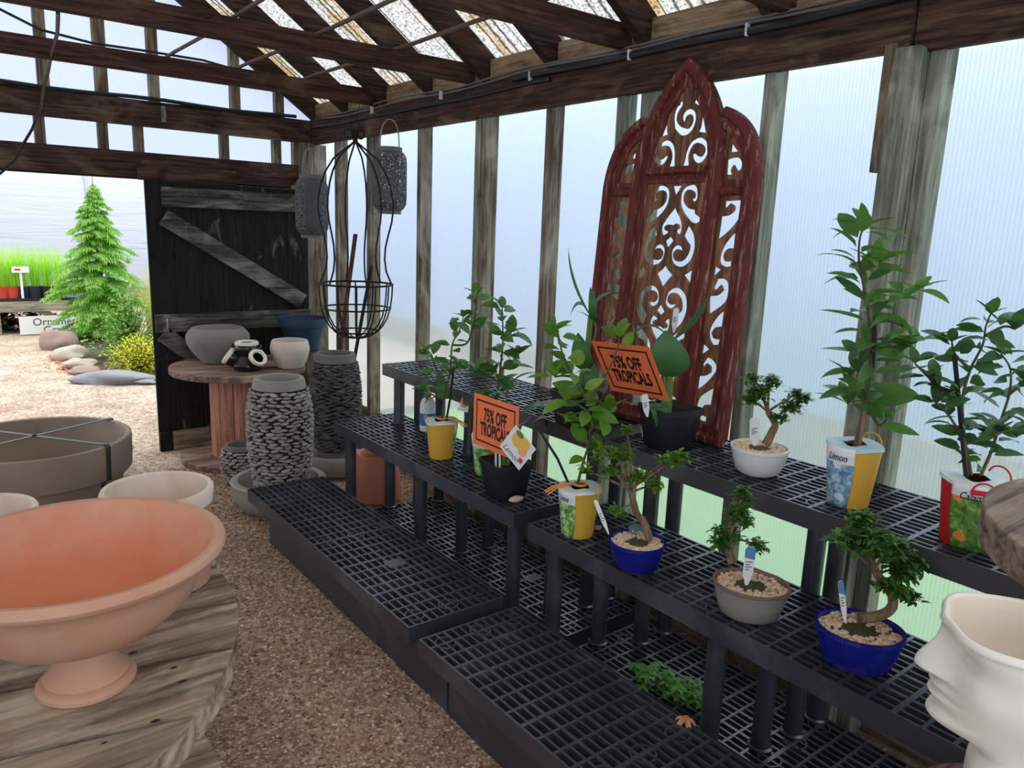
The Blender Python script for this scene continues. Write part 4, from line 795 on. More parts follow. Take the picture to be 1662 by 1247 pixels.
# calamondin
P = pz(1568, 880, Z3); t = thing('potted_citrus', 'many stemmed calamondin orange in a red tin with a fruit picture sleeve', 'plant', P)
tin(t, REDT, .072, .055, .152); sleeve(t, dirang(20), .86, PRCAL, PAPER, 'Calamondin', .072, .055, .152, size=.023); loop(t, dirang(20), REDT, .145, .076, .022); loop(t, dirang(-110), REDT, .152, .072)
mb = MB(); a_ = dirang(20); s_ = Vector((-sin(a_), cos(a_), 0)); c_ = Vector((cos(a_)*.0755, sin(a_)*.0755, .142)); mb.poly([c_-s_*.025-Vector((0, 0, .006)), c_+s_*.025-Vector((0, 0, .006)), c_+s_*.025+Vector((0, 0, .006)), c_-s_*.025+Vector((0, 0, .006))], (cos(a_), sin(a_), 0), .001); mb.build('sleeve_slot', REDT, t)
mb = MB(); mb.tube(loc3(P, ((1568, 775), (1560, 690), (1549, 576))), .005, 6); mb.build('stake', STAKE, t)
treeparts(t, P, [[(1576, 772), (1566, 720), (1550, 690), (1536, 670), (1520, 655)], [(1570, 770), (1565, 710), (1562, 650), (1575, 600), (1595, 560), (1600, 530), (1608, 510)], [(1592, 772), (1610, 730), (1622, 690), (1638, 640), (1640, 600), (1625, 575)], [(1566, 720), (1600, 715), (1620, 705)], [(1540, 640), (1505, 610), (1485, 590)], [(1562, 650), (1535, 640), (1510, 610)], [(1575, 600), (1550, 575), (1545, 555)], [(1638, 640), (1665, 620)], [(1622, 690), (1650, 710)], [(1600, 545), (1630, 530), (1648, 535)]], .055, .021, 15, LEAFD, .004, .12)
# square black pots with broad leaves
def squarepot(t, rt=.079, rb=.058, h=.135, rot=0):
    mb = MB(); q = []
    for r, z in ((rb-.004, .0), (rb, .004), (rt-.004, h-.022), (rt, h-.02), (rt+.002, h), (rt-.002, h), (rt-.006, h-.018), (rt-.008, h-.02)):
        for k in range(4):
            for dx, dy in ((1, .82), (.82, 1)):
                a = k*pi/2+rot; x, y = (r*dx, r*dy); q.append((x*cos(a)-y*sin(a), x*sin(a)+y*cos(a), z))
    mb.add(q, [(i*8+j, i*8+(j+1) % 8, (i+1)*8+(j+1) % 8, (i+1)*8+j) for i in range(7) for j in range(8)]+[tuple(range(7, -1, -1))]); mb.build('square_pot', BLKPOT, t, sharp=50)
    mb = MB(); mb.add(q[56:64], [tuple(range(8))]); mb.build('soil', SOIL, t)
def blade(mb, P, base, tip, wpx, side=0.0, bend=.04, n=9, shape=.8, twist=0.0):
    a, b_ = pd(*base, P)-Vector(P), pd(*tip, P, side)-Vector(P); d = b_-a; wd = wpx; up = Vector((0, 0, 1)); sd = d.cross(up)
    sd = (RH if sd.length < d.length*.35 else sd.normalized()); sd = (sd*cos(twist)+FH*sin(twist)).normalized(); nu = sd.cross(d).normalized(); vs = []
    for i in range(n+1):
        t_ = i/n; c = a+d*t_-nu*bend*(4*t_*(1-t_))*-1; w = wd*.5*max(.03, sin(pi*min(1, t_**shape*.97+.03)))**.75 if i < n else .001
        vs += [c-sd*w+nu*w*.25, c, c+sd*w+nu*w*.25]
    mb.add(vs, [q for i in range(n) for q in ((i*3, i*3+1, i*3+4, i*3+3), (i*3+1, i*3+2, i*3+5, i*3+4))])
def broad(label, P, blades, stalks, rot=0, **k):
    t = thing('potted_tropical', label, 'plant', P); squarepot(t, rot=rot, **k)
    mb = MB()
    for s_ in stalks: q = smooth(loc3(P, s_), 4); mb.tube(q, [.008-.003*i/len(q) for i in range(len(q))], 8)
    mb.build('stalk', STEMG, t)
    for bl in blades: mb = MB(); blade(mb, P, *bl[:3], **(bl[3] if len(bl) > 3 else {})); mb.build('leaf', BROAD, t, sharp=180)
    return t
ra = atan2(RH.y, RH.x)+.55
P = pz(820, 803, Z2); broad('broad leaved tropical in a square black pot behind the nearer sale sign', P, [((822, 655), (876, 605), .045, dict(side=-.02)), ((842, 682), (908, 672), .085, dict(twist=.45)), ((818, 735), (852, 720), .05), ((862, 690), (884, 700), .04, dict(twist=.6))], [[(818, 760), (820, 700), (822, 655)], [(822, 760), (835, 715), (846, 690)]], ra)
P = pz(1083, 725, Z3); broad('broad leaved tropical in a square black pot before the carved frame, holding a sale sign', P, [((1085, 612), (1080, 536), .125, dict(side=-.04, shape=1.1)), ((1094, 552), (1155, 473), .075, dict(bend=-.02, twist=.5)), ((1086, 608), (1116, 590), .07, dict(twist=.4)), ((1082, 545), (1026, 546), .05, dict(bend=.03, twist=.5)), ((1060, 655), (1066, 695), .06, dict(side=-.05)), ((1070, 690), (1062, 650), .05)], [[(1082, 682), (1083, 640), (1085, 608)], [(1086, 682), (1090, 600), (1095, 548)], [(1076, 682), (1078, 600), (1079, 545)]], ra)
P = pz(932, 690, Z3); broad('spear leaved tropical in a square black pot on the farther top tier bench', P, [((957, 512), (922, 402), .065, dict(bend=-.02)), ((960, 514), (1012, 477), .075, dict(bend=.03, twist=.7)), ((958, 512), (925, 515), .07, dict(twist=.8)), ((945, 600), (938, 540), .07), ((958, 560), (935, 505), .05), ((962, 520), (958, 466), .03), ((948, 640), (965, 590), .06)], [[(938, 650), (950, 580), (957, 512)], [(942, 650), (954, 580), (961, 514)], [(934, 650), (940, 620), (945, 600)]], ra, rt=.07, rb=.052, h=.125)
# ------------------------------------------------------------------ bonsai
BLUE = plain('cobalt blue glaze', srgb(20, 30, 128), .15, .08, 10, .02, .6); GREYG = plain('grey green glaze', srgb(146, 144, 132), .45, .06, 30, .05, .4, dark=srgb(124, 118, 108), dth=.6); WHITEG = plain('white glaze', srgb(226, 226, 222), .25, .02, 10, 0, .5); RIMB = plain('brown unglazed rim', srgb(122, 100, 90), .5, .08, 20, .05, .4); FOOT = plain('tan unglazed foot', srgb(206, 170, 144), .7, .05, 20, .05)
def bonsai(label, P, r, h, glz, trunk, rads, clumps, seed, rim=None, sx=1.0, rot=0, mat=BONL, ll=.019, taper=.68, light=.0):
    t = thing('bonsai', label, 'bonsai', P); rr = random.Random(seed)
    def lat(pr): 
        q = MB(); q.lathe(pr, 56, sx=sx); mb = MB(); c, s_ = cos(rot), sin(rot); mb.add([(x*c-y*s_, x*s_+y*c, z) for x, y, z in q.v], q.f); return mb
    lat([(r*taper, .006), (r*(taper+.08), .012), (r*.90, h*.55), (r*.96, h*.88)]+([(r, h*.90), (r*1.0, h), (r*.93, h), (r*.90, h*.85), (r*.88, h*.8)] if rim is None else [(r*.985, h*.92)])).build('pot', glz, t)
    if rim: lat([(r*.975, h*.90), (r*1.01, h*.93), (r*1.01, h), (r*.95, h), (r*.90, h*.85)]).build('pot_rim', rim, t)
    lat([(r*taper*.72, 0), (r*taper*.80, 0), (r*taper*.80, .007), (r*taper*.6, .007)]).build('foot', FOOT, t)
    lat([(0, h*.90), (r*.45, h*.89), (r*.91, h*.86)]).build('soil', MOSS, t)
    mb = MB(); c, s_ = cos(rot), sin(rot)
    for k in range(330):
        q = sqrt(rr.uniform(.18, .82))*r*.98; a = rr.uniform(0, 6.283); x, y = q*cos(a)*sx, q*sin(a); mb.blob((x*c-y*s_, x*s_+y*c, h*.885+rr.uniform(0, .004)), rr.uniform(.0042, .0075), 1, k, .35, (1.2, 1, .7))
    stuff(mb.build('top_pebbles', PEB, t, sharp=70))
    q = loc3(P, trunk); sm_ = smooth(q, 5); n = len(sm_); mb = MB(); mb.tube(sm_, [rads[0]+(rads[1]-rads[0])*i/n+.002*noise.noise(Vector((i*.7, seed, 0))) for i in range(n)], 9)
    lb = MB()
    for cx, cy, rx, ry, cnt, off in clumps:
        cc = pd(cx, cy, P, off)-Vector(P); k = min(range(n//3, n), key=lambda i: (sm_[i]-cc).length); mid = (sm_[k]+cc)/2+Vector((rr.uniform(-.01, .01), rr.uniform(-.01, .01), .008))
        mb.tube(smooth([sm_[k], mid, cc], 4), [.0042-.0003*i for i in range(9)], 6)
        for j in range(int(cnt*2.3)//14+2):
            a, e = rr.uniform(0, 6.28), rr.uniform(-.5, 1.3); d = Vector((cos(a)*cos(e)*rx, sin(a)*cos(e)*rx, sin(e)*ry)); p1 = cc+d*rr.uniform(.7, 1.1)
            mb.tube([cc, (cc+p1)/2+Vector((0, 0, .004)), p1], [.0018, .0015, .001], 4)
            for q_ in range(14):
                u = rr.uniform(.25, 1.1); p = cc.lerp(p1, u)+Vector((rr.gauss(0, .006), rr.gauss(0, .006), rr.gauss(0, .005))); aa, ee = rr.uniform(0, 6.28), rr.uniform(-.2, 1.0); dd = Vector((cos(aa)*cos(ee), sin(aa)*cos(ee), sin(ee)))
                l = ll*1.18*rr.uniform(.6, 1.15); leaf(lb, p, dd, (.05, 0, 1), l, l*.52, .3, .25, 3, .9)
    mb.build('trunk', BARK, t); lb.build('foliage', mat, t, sharp=180); return t
P = pz(1031, 922, Z2); B1 = bonsai('bonsai in a round cobalt pot next to the lime tree, with an engraved stone', P, .084, .088, BLUE, [(1054, 876), (1045, 848), (1034, 835), (1026, 806), (1022, 795)], (.0125, .0075), [(1035, 775, .035, .02, 90, 0), (990, 765, .04, .015, 60, .02), (1085, 745, .05, .012, 100, -.02), (1020, 740, .02, .045, 40, .02), (1105, 742, .025, .01, 40, -.03), (1000, 740, .025, .012, 35, .03), (1060, 790, .03, .02, 60, -.02), (1000, 830, .02, .012, 25, -.02), (970, 745, .018, .010, 22, .03), (1017, 700, .010, .02, 14, .03), (950, 765, .02, .01, 20, .02)], 21, mat=BONLL, ll=.016)
P = pz(1229, 768, Z3); bonsai('bonsai in a round white pot by the foot of the carved frame', P, .083, .082, WHITEG, [(1243, 722), (1253, 702), (1258, 688), (1246, 668)], (.013, .008), [(1232, 640, .035, .03, 150, 0), (1280, 663, .035, .02, 80, .02), (1305, 650, .025, .014, 50, .02), (1252, 620, .025, .02, 70, .02), (1222, 615, .02, .02, 40, -.02), (1265, 680, .02, .014, 40, -.02), (1216, 652, .025, .016, 50, .01), (1292, 640, .02, .012, 30, -.02)], 22, mat=BONL, ll=.016)
P = pz(1214, 999, Z2); bonsai('bonsai in an oval grey pot with a brown rim on the middle tier', P, .084, .094, GREYG, [(1188, 912), (1183, 892), (1182, 868), (1192, 840)], (.012, .008), [(1180, 872, .035, .03, 90, 0), (1195, 835, .03, .03, 110, 0), (1206, 805, .02, .022, 50, .01), (1230, 885, .02, .014, 30, -.03), (1165, 885, .02, .014, 40, .0), (1215, 850, .02, .016, 40, 0)], 23, RIMB, 1.16, ra-.9, mat=BONL, ll=.017)
P = pz(1387, 1079, Z2); bonsai('bonsai with the widest crown in an oval cobalt pot, nearest the head planter', P, .087, .098, BLUE, [(1392, 1003), (1425, 1000), (1446, 988), (1448, 968), (1432, 945), (1420, 925)], (.013, .009), [(1415, 885, .045, .035, 200, 0), (1465, 930, .04, .03, 160, 0), (1385, 885, .035, .02, 90, .02), (1400, 850, .03, .024, 90, .03), (1450, 890, .035, .025, 120, .0), (1490, 920, .025, .014, 50, .01), (1360, 880, .02, .012, 36, .0), (1445, 955, .03, .014, 70, -.03), (1475, 968, .02, .014, 40, -.01)], 24, None, 1.12, ra-.9, mat=BONL, ll=.0195)
STN = plain('grey engraved stone', srgb(98, 110, 112), .6, .1, 30, .1)
P = pz(1031, 864, Z2+.083); mb = MB(); mb.blob((0, 0, .010), .0225, 3, 4, .12, (1.0, .9, .70)); o = tag(mb.build('engraved_stone', STN, None, P, sharp=180), 'grey oval stone engraved Hope lying on bonsai pebbles', 'stone')
Mx = Matrix.Translation(Vector((-FH*.0185)*S)+Vector((0, 0, .010*S))) @ Matrix((RH, (FH*.25+Vector((0, 0, 1))).normalized(), -FH)).transposed().to_4x4(); text('Hope', .012, WHITE, Mx, 'engraving', o, .2, 1, 0, None, .0015)
# ------------------------------------------------------------------ signs and tags
ORG = plain('orange card', srgb(255, 126, 74), .5, .02, 10, 0, .3)
def sale(label, tl, tr, br, bl, stake):
    tl, tr, br, bl = map(Vector, (tl, tr, br, bl)); c = (tl+tr+br+bl)/4; ex = ((tr-tl)+(br-bl)).normalized(); ey = ((tl-bl)+(tr-br)); ey = (ey-ex*ey.dot(ex)).normalized(); ez = ex.cross(ey); w, h = ((tr-tl).length+(br-bl).length)/2, ((tl-bl).length+(tr-br).length)/2
    t = thing('sale_sign', label, 'sign', c); f = lambda x, y, z: ex*x+ey*y+ez*z
    mb = MB(); mb.poly([f(-w/2, -h/2, 0), f(w/2, -h/2, 0), f(w/2, h/2, 0), f(-w/2, h/2, 0)], ez, .0015); mb.build('card', ORG, t)
    mb = MB(); a, b_, th = w/2-.018, h/2-.018, .006
    for x0, y0, x1, y1 in ((-a, b_-th, a, b_), (-a, -b_, a, -b_+th), (-a, -b_+th, -a+th, b_-th), (a-th, -b_+th, a, b_-th)): mb.poly([f(x0, y0, .0016), f(x1, y0, .0016), f(x1, y1, .0016), f(x0, y1, .0016)], ez, .0004)
    mb.build('border', BLACKINK, t)
    M_ = Matrix((ex, ey, ez)).transposed().to_4x4()
    for s_, yy, ww in (('75% OFF', .026, .54), ('TROPICALS', -.030, .505)): text(s_, .066, BLACKINK, Matrix.Translation((f(0, yy*h/.2, .0017))*S) @ M_, 'lettering', t, 0, ww*w/.26*1.0, .0025, None, .0003)
    mb = MB()
    for dx in (-.012, .012): mb.bar(Vector(stake[0])-c+ex*dx+Vector((0, 0, -.0)), Vector(stake[1])-c+ex*dx, .010, .003, ez)
    mb.build('stake', WHITE, t); return t
sale('orange sale sign standing in the square pot on the middle tier, facing square on', px_(768, 637, 1.55), px_(844.4, 661.4, 1.55), px_(838, 749, 1.55), px_(770, 719, 1.55), (px_(808, 725, 1.553), px_(808, 775, 1.57)))
sale('orange sale sign tilted forward in front of the carved frame', (1.70, 1.766, 1.081), (1.70, 1.514, 1.10), (1.80, 1.511, .922), (1.80, 1.761, .91), ((1.80, 1.615, .93), (1.81, 1.60, .78)))
def ptag(label, P, base, tip, w, cap=True, off=-.02, words=None, capm=None):
    b_, t_ = pd(*base, P, off), pd(*tip, P, off-.01); d = t_-b_; dn = d.normalized(); ex = (RH-dn*RH.dot(dn)).normalized(); ez = ex.cross(dn); t = thing('plant_tag', label, 'tag', b_); ln = d.length; f = lambda x, y, z=0: ex*x+dn*y+ez*z
    mb = MB(); mb.poly([f(-w*.15, -.01), f(w*.15, -.01), f(w*.5, ln*.25), f(w*.5, ln*.92), f(w*.3, ln), f(-w*.3, ln), f(-w*.5, ln*.92), f(-w*.5, ln*.25)], ez, .0012); mb.build('tag_body', WHITE, t)
    if cap: mb = MB(); mb.poly([f(-w*.5, ln*.70, .0013), f(w*.5, ln*.62, .0013), f(w*.5, ln*.92, .0013), f(w*.3, ln*.998, .0013), f(-w*.3, ln*.998, .0013), f(-w*.5, ln*.92, .0013)], ez, .0003); mb.build('blue_print', capm or TAGB, t)
    mb = MB()
    for k in range(4): y = ln*(.34+.07*k); mb.poly([f(-w*.34, y, .0013), f(w*(.05+.25*(k % 2)), y, .0013), f(w*(.05+.25*(k % 2)), y+.0022, .0013), f(-w*.34, y+.0022, .0013)], ez, .0003)
    mb.build('print_lines', GREYINK, t)
TAGB = plain('blue sky print', srgb(92, 138, 176), .5, .25, 40, 0)
ptag('white tag with a blue top stuck in the grey bonsai pot', pz(1214, 999, Z2), (1212, 944), (1219, 887), .026, off=-.05)
ptag('thin white tag with a blue tip stuck in the widest crowned bonsai', pz(1387, 1079, Z2), (1371, 1004), (1364, 943), .013, off=-.02)
ptag('white barcode tag stuck in the white bonsai pot', pz(1229, 768, Z3), (1225, 718), (1225, 678), .028, False, off=-.045)
ptag('slim white tag leaning out of the cobalt pot with the engraved stone', pz(1031, 922, Z2), (986, 862), (966, 812), .012, False, off=-.03)
ptag('white tag standing high among the broad leaves before the carved frame', pz(1083, 725, Z3), (1094, 535), (1098, 500), .018, False, off=.03)
ptag('white tag low in the square pot before the carved frame', pz(1083, 725, Z3), (1050, 672), (1046, 640), .020, False, off=-.06)
# the lemon swing tag hung by the first sign
c = px_(840, 727, 1.51); e1 = (Vector((0, -1, 0))*cos(radians(-38))+Vector((0, 0, 1))*sin(radians(-38))); e1 = (Vector((.25, -1, 0)).normalized()*.80+Vector((0, 0, 1))*(-.60)).normalized(); e2 = (Vector((.25, -1, 0)).normalized()*.60+Vector((0, 0, 1))*.80).normalized(); ez = e1.cross(e2)
t = thing('swing_tag', 'white diamond shaped lemon tag hanging beside the orange sale sign', 'tag', c); f = lambda x, y, z=0: e1*x+e2*y+ez*z
mb = MB(); mb.poly([f(-.055, -.055), f(.055, -.055), f(.055, .055), f(-.055, .055)], ez, .001); mb.build('card', WHITE, t)
def disc(x, y, r, z, mat, nm, sx=1): mb = MB(); mb.poly([f(x+r*sx*cos(a), y+r*sin(a), z) for a in [2*pi*k/24 for k in range(24)]], ez, .0004); mb.build(nm, mat, t)
LEMY = plain('lemon print', srgb(246, 190, 92), .5, .1, 40, 0); LEMO = plain('lemon slice print', srgb(248, 178, 116), .5, .1, 40, 0)
disc(-.012, .022, .026, .0011, LEMY, 'printed_lemon', 1.1); disc(.012, .030, .024, .0012, LEMY, 'printed_lemon'); disc(.022, .006, .018, .0016, LEMO, 'printed_lemon_slice'); disc(-.022, .044, .010, .0018, STEMG, 'printed_leaf', 1.8)
mb = MB(); mb.poly([f(.028, -.034, .0011), f(.046, -.034, .0011), f(.046, -.016, .0011), f(.028, -.016, .0011)], ez, .0004); mb.build('red_square', plain('pink red print', srgb(206, 70, 96), .5), t)
xe = (e1*.92+e2*-.0).normalized(); text('Lemon', .030, GREYINK, Matrix.Translation(f(-.008, -.036, .0012)*S) @ Matrix((e1, e2, ez)).transposed().to_4x4(), 'lettering', t, .3, .9, 0, None, .0002)
mb = MB(); mb.tube([f(-.052, .052, .001), Vector((.03, -.0, .085)), Vector((.06, .01, .10))], .0012, 5); mb.build('wire', STEEL, t)
# orange picture tags in the far trees
for x, y, off, lb in ((752, 655, -.03, 'orange fruit picture tag hanging in the farther yellow tin tree'), (813, 655, .02, 'orange fruit picture tag hanging above the nearer sale sign')):
    P = pz(735, 741, Z2); c = pd(x, y, P, off); t = thing('fruit_tag', lb, 'tag', c, 0, None); mb = MB(); mb.poly([RH*-.026+Vector((0, 0, -.03)), RH*.02+Vector((0, 0, -.038)), RH*.03+Vector((0, 0, .02)), RH*-.0+Vector((0, 0, .036))], -FH, .001); mb.build('card', WHITE, t)
    mb = MB(); mb.poly([RH*(.004+.016*cos(2*pi*k/20))+Vector((0, 0, .004+.022*sin(2*pi*k/20)))-FH*.0013 for k in range(20)], -FH, .0005); mb.build('printed_fruit', plain('orange print', srgb(240, 150, 70), .5), t)
# ------------------------------------------------------------------ small things
mb = MB(); mb.blob((0, 0, .012), .024, 2, 8, .3, (1.3, .7, .5)); P = pz(838, 815, Z2); tag(mb.build('seashell', plain('pale shell', srgb(216, 192, 160), .6), None, (P.x, P.y, Z2), sharp=60), 'pale shell lying beside the square pot with the sale sign', 'shell')
mb = MB(); mb.blob((0, 0, .007), .013, 2, 3, .3, (1.2, 1, .6)); P = pz(970, 860, Z2); tag(mb.build('pebble', plain('brown pebble', srgb(172, 128, 92), .7), None, (P.x, P.y, Z2)), 'single brown pebble on the bench behind the lime tin', 'pebble')
P = pz(1112, 1172, .218); mb = MB(); r_ = random.Random(2)
for k in range(6): a = k*1.05; leaf(mb, (0, 0, .006), (cos(a), sin(a), .35), (0, 0, 1), .036, .016, .8, .5)
tag(mb.build('dead_leaf', plain('dead leaf', srgb(190, 132, 96), .8), None, (P.x, P.y, .219)), 'curled orange brown dead leaf on the low bench', 'leaf')
WEED = leafmat('weed leaf', srgb(74, 130, 60), srgb(120, 176, 84))
for (x, y, n, lb) in ((1055, 1118, 22, 'green weed poking up through the ground level bench, smaller clump'), (1110, 1140, 34, 'green weed poking up through the ground level bench, larger clump')):
    P = pz(x, y, .0); P.x = max(P.x, 1.71); t = thing('weed', lb, 'weed', (P.x, P.y, -.06)); mb = MB(); sb = MB(); r_ = random.Random(n)
    for k in range(n):
        a = r_.uniform(0, 6.28); q = Vector((cos(a)*r_.uniform(0, .07), sin(a)*r_.uniform(0, .07), r_.uniform(.08, .14))); sb.tube([(q.x*.3, q.y*.3, 0), q], .0012, 4)
        for j in range(4): b_ = a+j*1.57; leaf(mb, q, (cos(b_), sin(b_), .25), (0, 0, 1), .028, .015, .4, .2, 3)
    sb.build('stem', STEMG, t); mb.build('foliage', WEED, t, sharp=180)
t = thing('jug', 'small white jug with a blue label at the far back of the middle tier', 'jug', (1.845, 3.02, Z2)); MB().lathe([(0, 0), (.036, 0), (.038, .006), (.038, .125), (.03, .15), (.014, .165)], 28).build('body', WHITE, t); MB().lathe([(.014, .163), (.016, .165), (.016, .185), (0, .187)], 20).build('cap', REDT, t); MB().lathe([(.0384, .03), (.0386, .031), (.0386, .088), (.0384, .089)], 28).build('label', plain('blue label', srgb(62, 120, 176), .5), t)
# loose gravel that shows as single stones near the camera
pb = MB(); r_ = random.Random(77); base = [(1, 0, 0), (-1, 0, 0), (0, 1, 0), (0, -1, 0), (0, 0, 1), (0, 0, -1)]; fs = [(0, 2, 4), (2, 1, 4), (1, 3, 4), (3, 0, 4), (2, 0, 5), (1, 2, 5), (3, 1, 5), (0, 3, 5)]
for k in range(42000):
    y = .55+3.9*(r_.random()**1.25); x = r_.uniform(.10, 1.12) if y < 3.3 else r_.uniform(.3, 1.3)
    if r_.random() < .12: x = r_.uniform(1.44, 2.15); y = r_.uniform(.3, 4.2)
    if (x+.3)**2+(y-1.84)**2 < .5 and y < 2.6: continue
    s_ = r_.uniform(.0045, .0095); a = r_.uniform(0, 6.28); ca, sa = cos(a)*s_, sin(a)*s_; q = r_.uniform(.5, .8); zz = s_*r_.uniform(.35, .6); z0 = gh(x, y)+zz*.35; vs = []
    for bx_, by_, bz_ in base: jx, jy = bx_*r_.uniform(.8, 1.3), by_*q*r_.uniform(.8, 1.2); vs.append((x+jx*ca-jy*sa, y+jx*sa+jy*ca, z0+bz_*zz))
    pb.add(vs, fs)
GP = islandmat('gravel stones', [srgb(96, 68, 54), srgb(150, 118, 96), srgb(182, 156, 134), srgb(128, 94, 76), srgb(164, 136, 116), srgb(204, 186, 168)], .9, .2)
tag(stuff(pb.build('loose_gravel', GP, sharp=20)), 'brown pea gravel covering the greenhouse path', 'gravel')
# ------------------------------------------------------------------ outside, through the doorway
HEM = leafmat('hemlock needles', srgb(92, 146, 60), srgb(156, 198, 94), .5, .45); SHR = leafmat('shrub leaf', srgb(70, 128, 62), srgb(146, 188, 80), .5, .4); GOLD = leafmat('golden needles', srgb(196, 200, 50), srgb(234, 232, 92), .6, .4); GRS = leafmat('young grass', srgb(126, 180, 54), srgb(190, 220, 96), .6, .5); DKL = leafmat('dark foliage', srgb(34, 52, 36), srgb(60, 84, 56), .6, .2)
r_ = random.Random(31)
T0 = py_(170, 566, 9.6); T0.z = 0; ap = py_(155, 287, 9.6); TH = ap.z
t = thing('hemlock_tree', 'feathery bright green conifer in the bed outside the doorway', 'tree', T0)
mb = MB(); mb.tube([(0, 0, 0), (.01, 0, TH*.5), (-.01, 0, TH*.8), (0, 0, TH)], [.04, .025, .010, .003], 8); lb = MB()
for k in range(135):
    u = (k+.5)/135; z = TH*(.03+.93*u**.9); R_ = (.50*(1-u)**1.05*(.72+.5*min(1, u*3.5))+.025)*r_.uniform(.5, 1.3); a = k*2.4+r_.uniform(-.3, .3); n = 8; pts = []
    for j in range(n+1): s = j/n; pts.append(Vector((cos(a)*R_*s, sin(a)*R_*s, z+R_*(.45*s-.62*s*s))))
    mb.tube(pts, [.008*(1-u*.6)*(1-.8*j/n) for j in range(n+1)], 4)
    for j in range(2, n+1):
        p = pts[j]; tl = .20*(1-j/n*.6)*(R_/.5)**.7+.03
        for sg in (-1, 1):
            if u > .80 and r_.random() < (u-.72)*3: continue
            d = Vector((cos(a+sg*.85), sin(a+sg*.85), -.15)).normalized(); q = int(tl/.030)+1
            for i in range(q):
                c = p+d*(tl*i/q)+Vector((0, 0, -.10*(tl*i/q)**1.3*6*.2))
                for s2 in (-.8, 0, .8): dd = Vector((cos(a+sg*.85+s2), sin(a+sg*.85+s2), -.35+r_.uniform(-.2, .15))); leaf(lb, c, dd, (0, 0, 1), .062*r_.uniform(.7, 1.2), .016, .3, .1, 2)
mb.build('trunk', BARK, t); lb.build('foliage', HEM, t, sharp=180)
def shrub(name, label, P, R_, h, cnt, ll, mat, seed, lw=.5, up=.6, cat='shrub'):
    q = random.Random(seed); t = thing(name, label, cat, P); mb = MB(); sb = MB()
    for i in range(cnt//16):
        a, e = q.uniform(0, 6.28), q.uniform(.05, 1.5); tipp = Vector((cos(a)*cos(e)*R_, sin(a)*cos(e)*R_, .06+sin(e)*h))*q.uniform(.75, 1.05); sb.tube([(0, 0, 0), tipp*.5+Vector((0, 0, h*.1)), tipp], [.008, .004, .002], 4)
        for k in range(16): p = tipp*(.35+.65*k/15)+Vector((q.gauss(0, .03), q.gauss(0, .03), q.gauss(0, .02)))*(R_/.4); aa, ee = q.uniform(0, 6.28), q.uniform(-.2, up+.4); leaf(mb, p, (cos(aa)*cos(ee), sin(aa)*cos(ee), sin(ee)), (0, 0, 1), ll*q.uniform(.6, 1.2), ll*lw, .3, .2, 3)
    sb.build('stems', STEM, t); mb.build('foliage', mat, t, sharp=180)
def gp(x, y, z=0): p = pz(x, y, z); return Vector((p.x, p.y, 0))
shrub('leafy_shrub', 'light green leafy shrub growing between the conifer and the open door', gp(213, 588), .42, .62, 1500, .055, SHR, 5)
shrub('golden_shrub', 'low yellow thread leaved shrub beside the flat rock at the door', gp(226, 606), .30, .30, 2600, .045, GOLD, 6, .22)
def grass(name, label, P, h, spread, cnt, mat, seed, w=.010, root=.04, pot=None, grp=None):
    q = random.Random(seed); t = thing(name, label, 'grass', P, 0, grp); mb = MB()
    for k in range(cnt):
        a = q.uniform(0, 6.28); d = Vector((cos(a), sin(a), 0)); r0 = q.uniform(0, root); l = h*q.uniform(.6, 1.1); sp = spread*q.uniform(.1, 1); p0 = d*r0; vs = []; sd = Vector((-sin(a), cos(a), 0))*w*.5
        for j in range(5): s = j/4; c = p0+d*(sp*s*s)+Vector((0, 0, l*(s-.25*s*s*sp/max(spread, .01)))); ww = 1-s*.92; vs += [c-sd*ww, c+sd*ww]
        mb.add(vs, [(2*j, 2*j+1, 2*j+3, 2*j+2) for j in range(4)])
    if pot: pr, hh, pm = pot; MB().lathe([(0, -hh+.001), (pr*.78, -hh), (pr, -.004), (pr*1.04, 0), (pr*.95, 0), (pr*.9, -.02), (0, -.02)], 20).build('pot', pm, t)
    mb.build('blades', mat, t, sharp=180); return t
grass('grass_clump', 'tall arching ornamental grass beside the edge of the open door', gp(252, 552), .95, .42, 130, leafmat('buff grass', srgb(150, 170, 80), srgb(216, 196, 128), .6, .4), 3, .012, .08)
# nursery table with potted grasses
YT = 10.9; tp = py_(60, 489, YT-.4).z
t = thing('nursery_table', 'long grey wooden table of potted grasses across the gravel yard', 'table', (0, YT, 0))
GW = wood('grey table wood', srgb(120, 112, 96), srgb(166, 156, 134), srgb(184, 176, 156), 0, wear=.4)
mb = MB(); mb.box((-2.5, -.42, tp-.03), (2.0, .42, tp)); mb.build('table_top', GW, t); mb = MB(); mb.box((-2.5, -.44, tp-.12), (2.0, -.40, tp-.028)); mb.build('apron', GW, t)
for x in (-2.2, -.8, .55, 1.75): mb = MB(); mb.box((x, -.40, 0), (x+.07, -.33, tp-.03)); mb.build('leg', GW, t)
x_ = py_(52, 486, YT-.4).x; mb = MB(); mb.bar((x_, -.41, tp-.06), (x_+.42, -.41, .06), .02, .07); mb.build('brace', GW, t)
TR = plain('black nursery tray', srgb(34, 36, 42), .5); RP = plain('red pot', srgb(206, 72, 58), .5, .1, 10, 0); BP = plain('black nursery pot', srgb(40, 44, 54), .5, .1, 10, 0)
def yt(x, y=486): return py_(x, y, YT-.30)
mb = MB(); mb.box((-2.3, -.40, 0), (1.6, .2, .035)); tag(mb.build('nursery_tray', TR, None, (0, YT, tp)), 'long shallow black tray under the potted grasses', 'tray')
n_ = 0
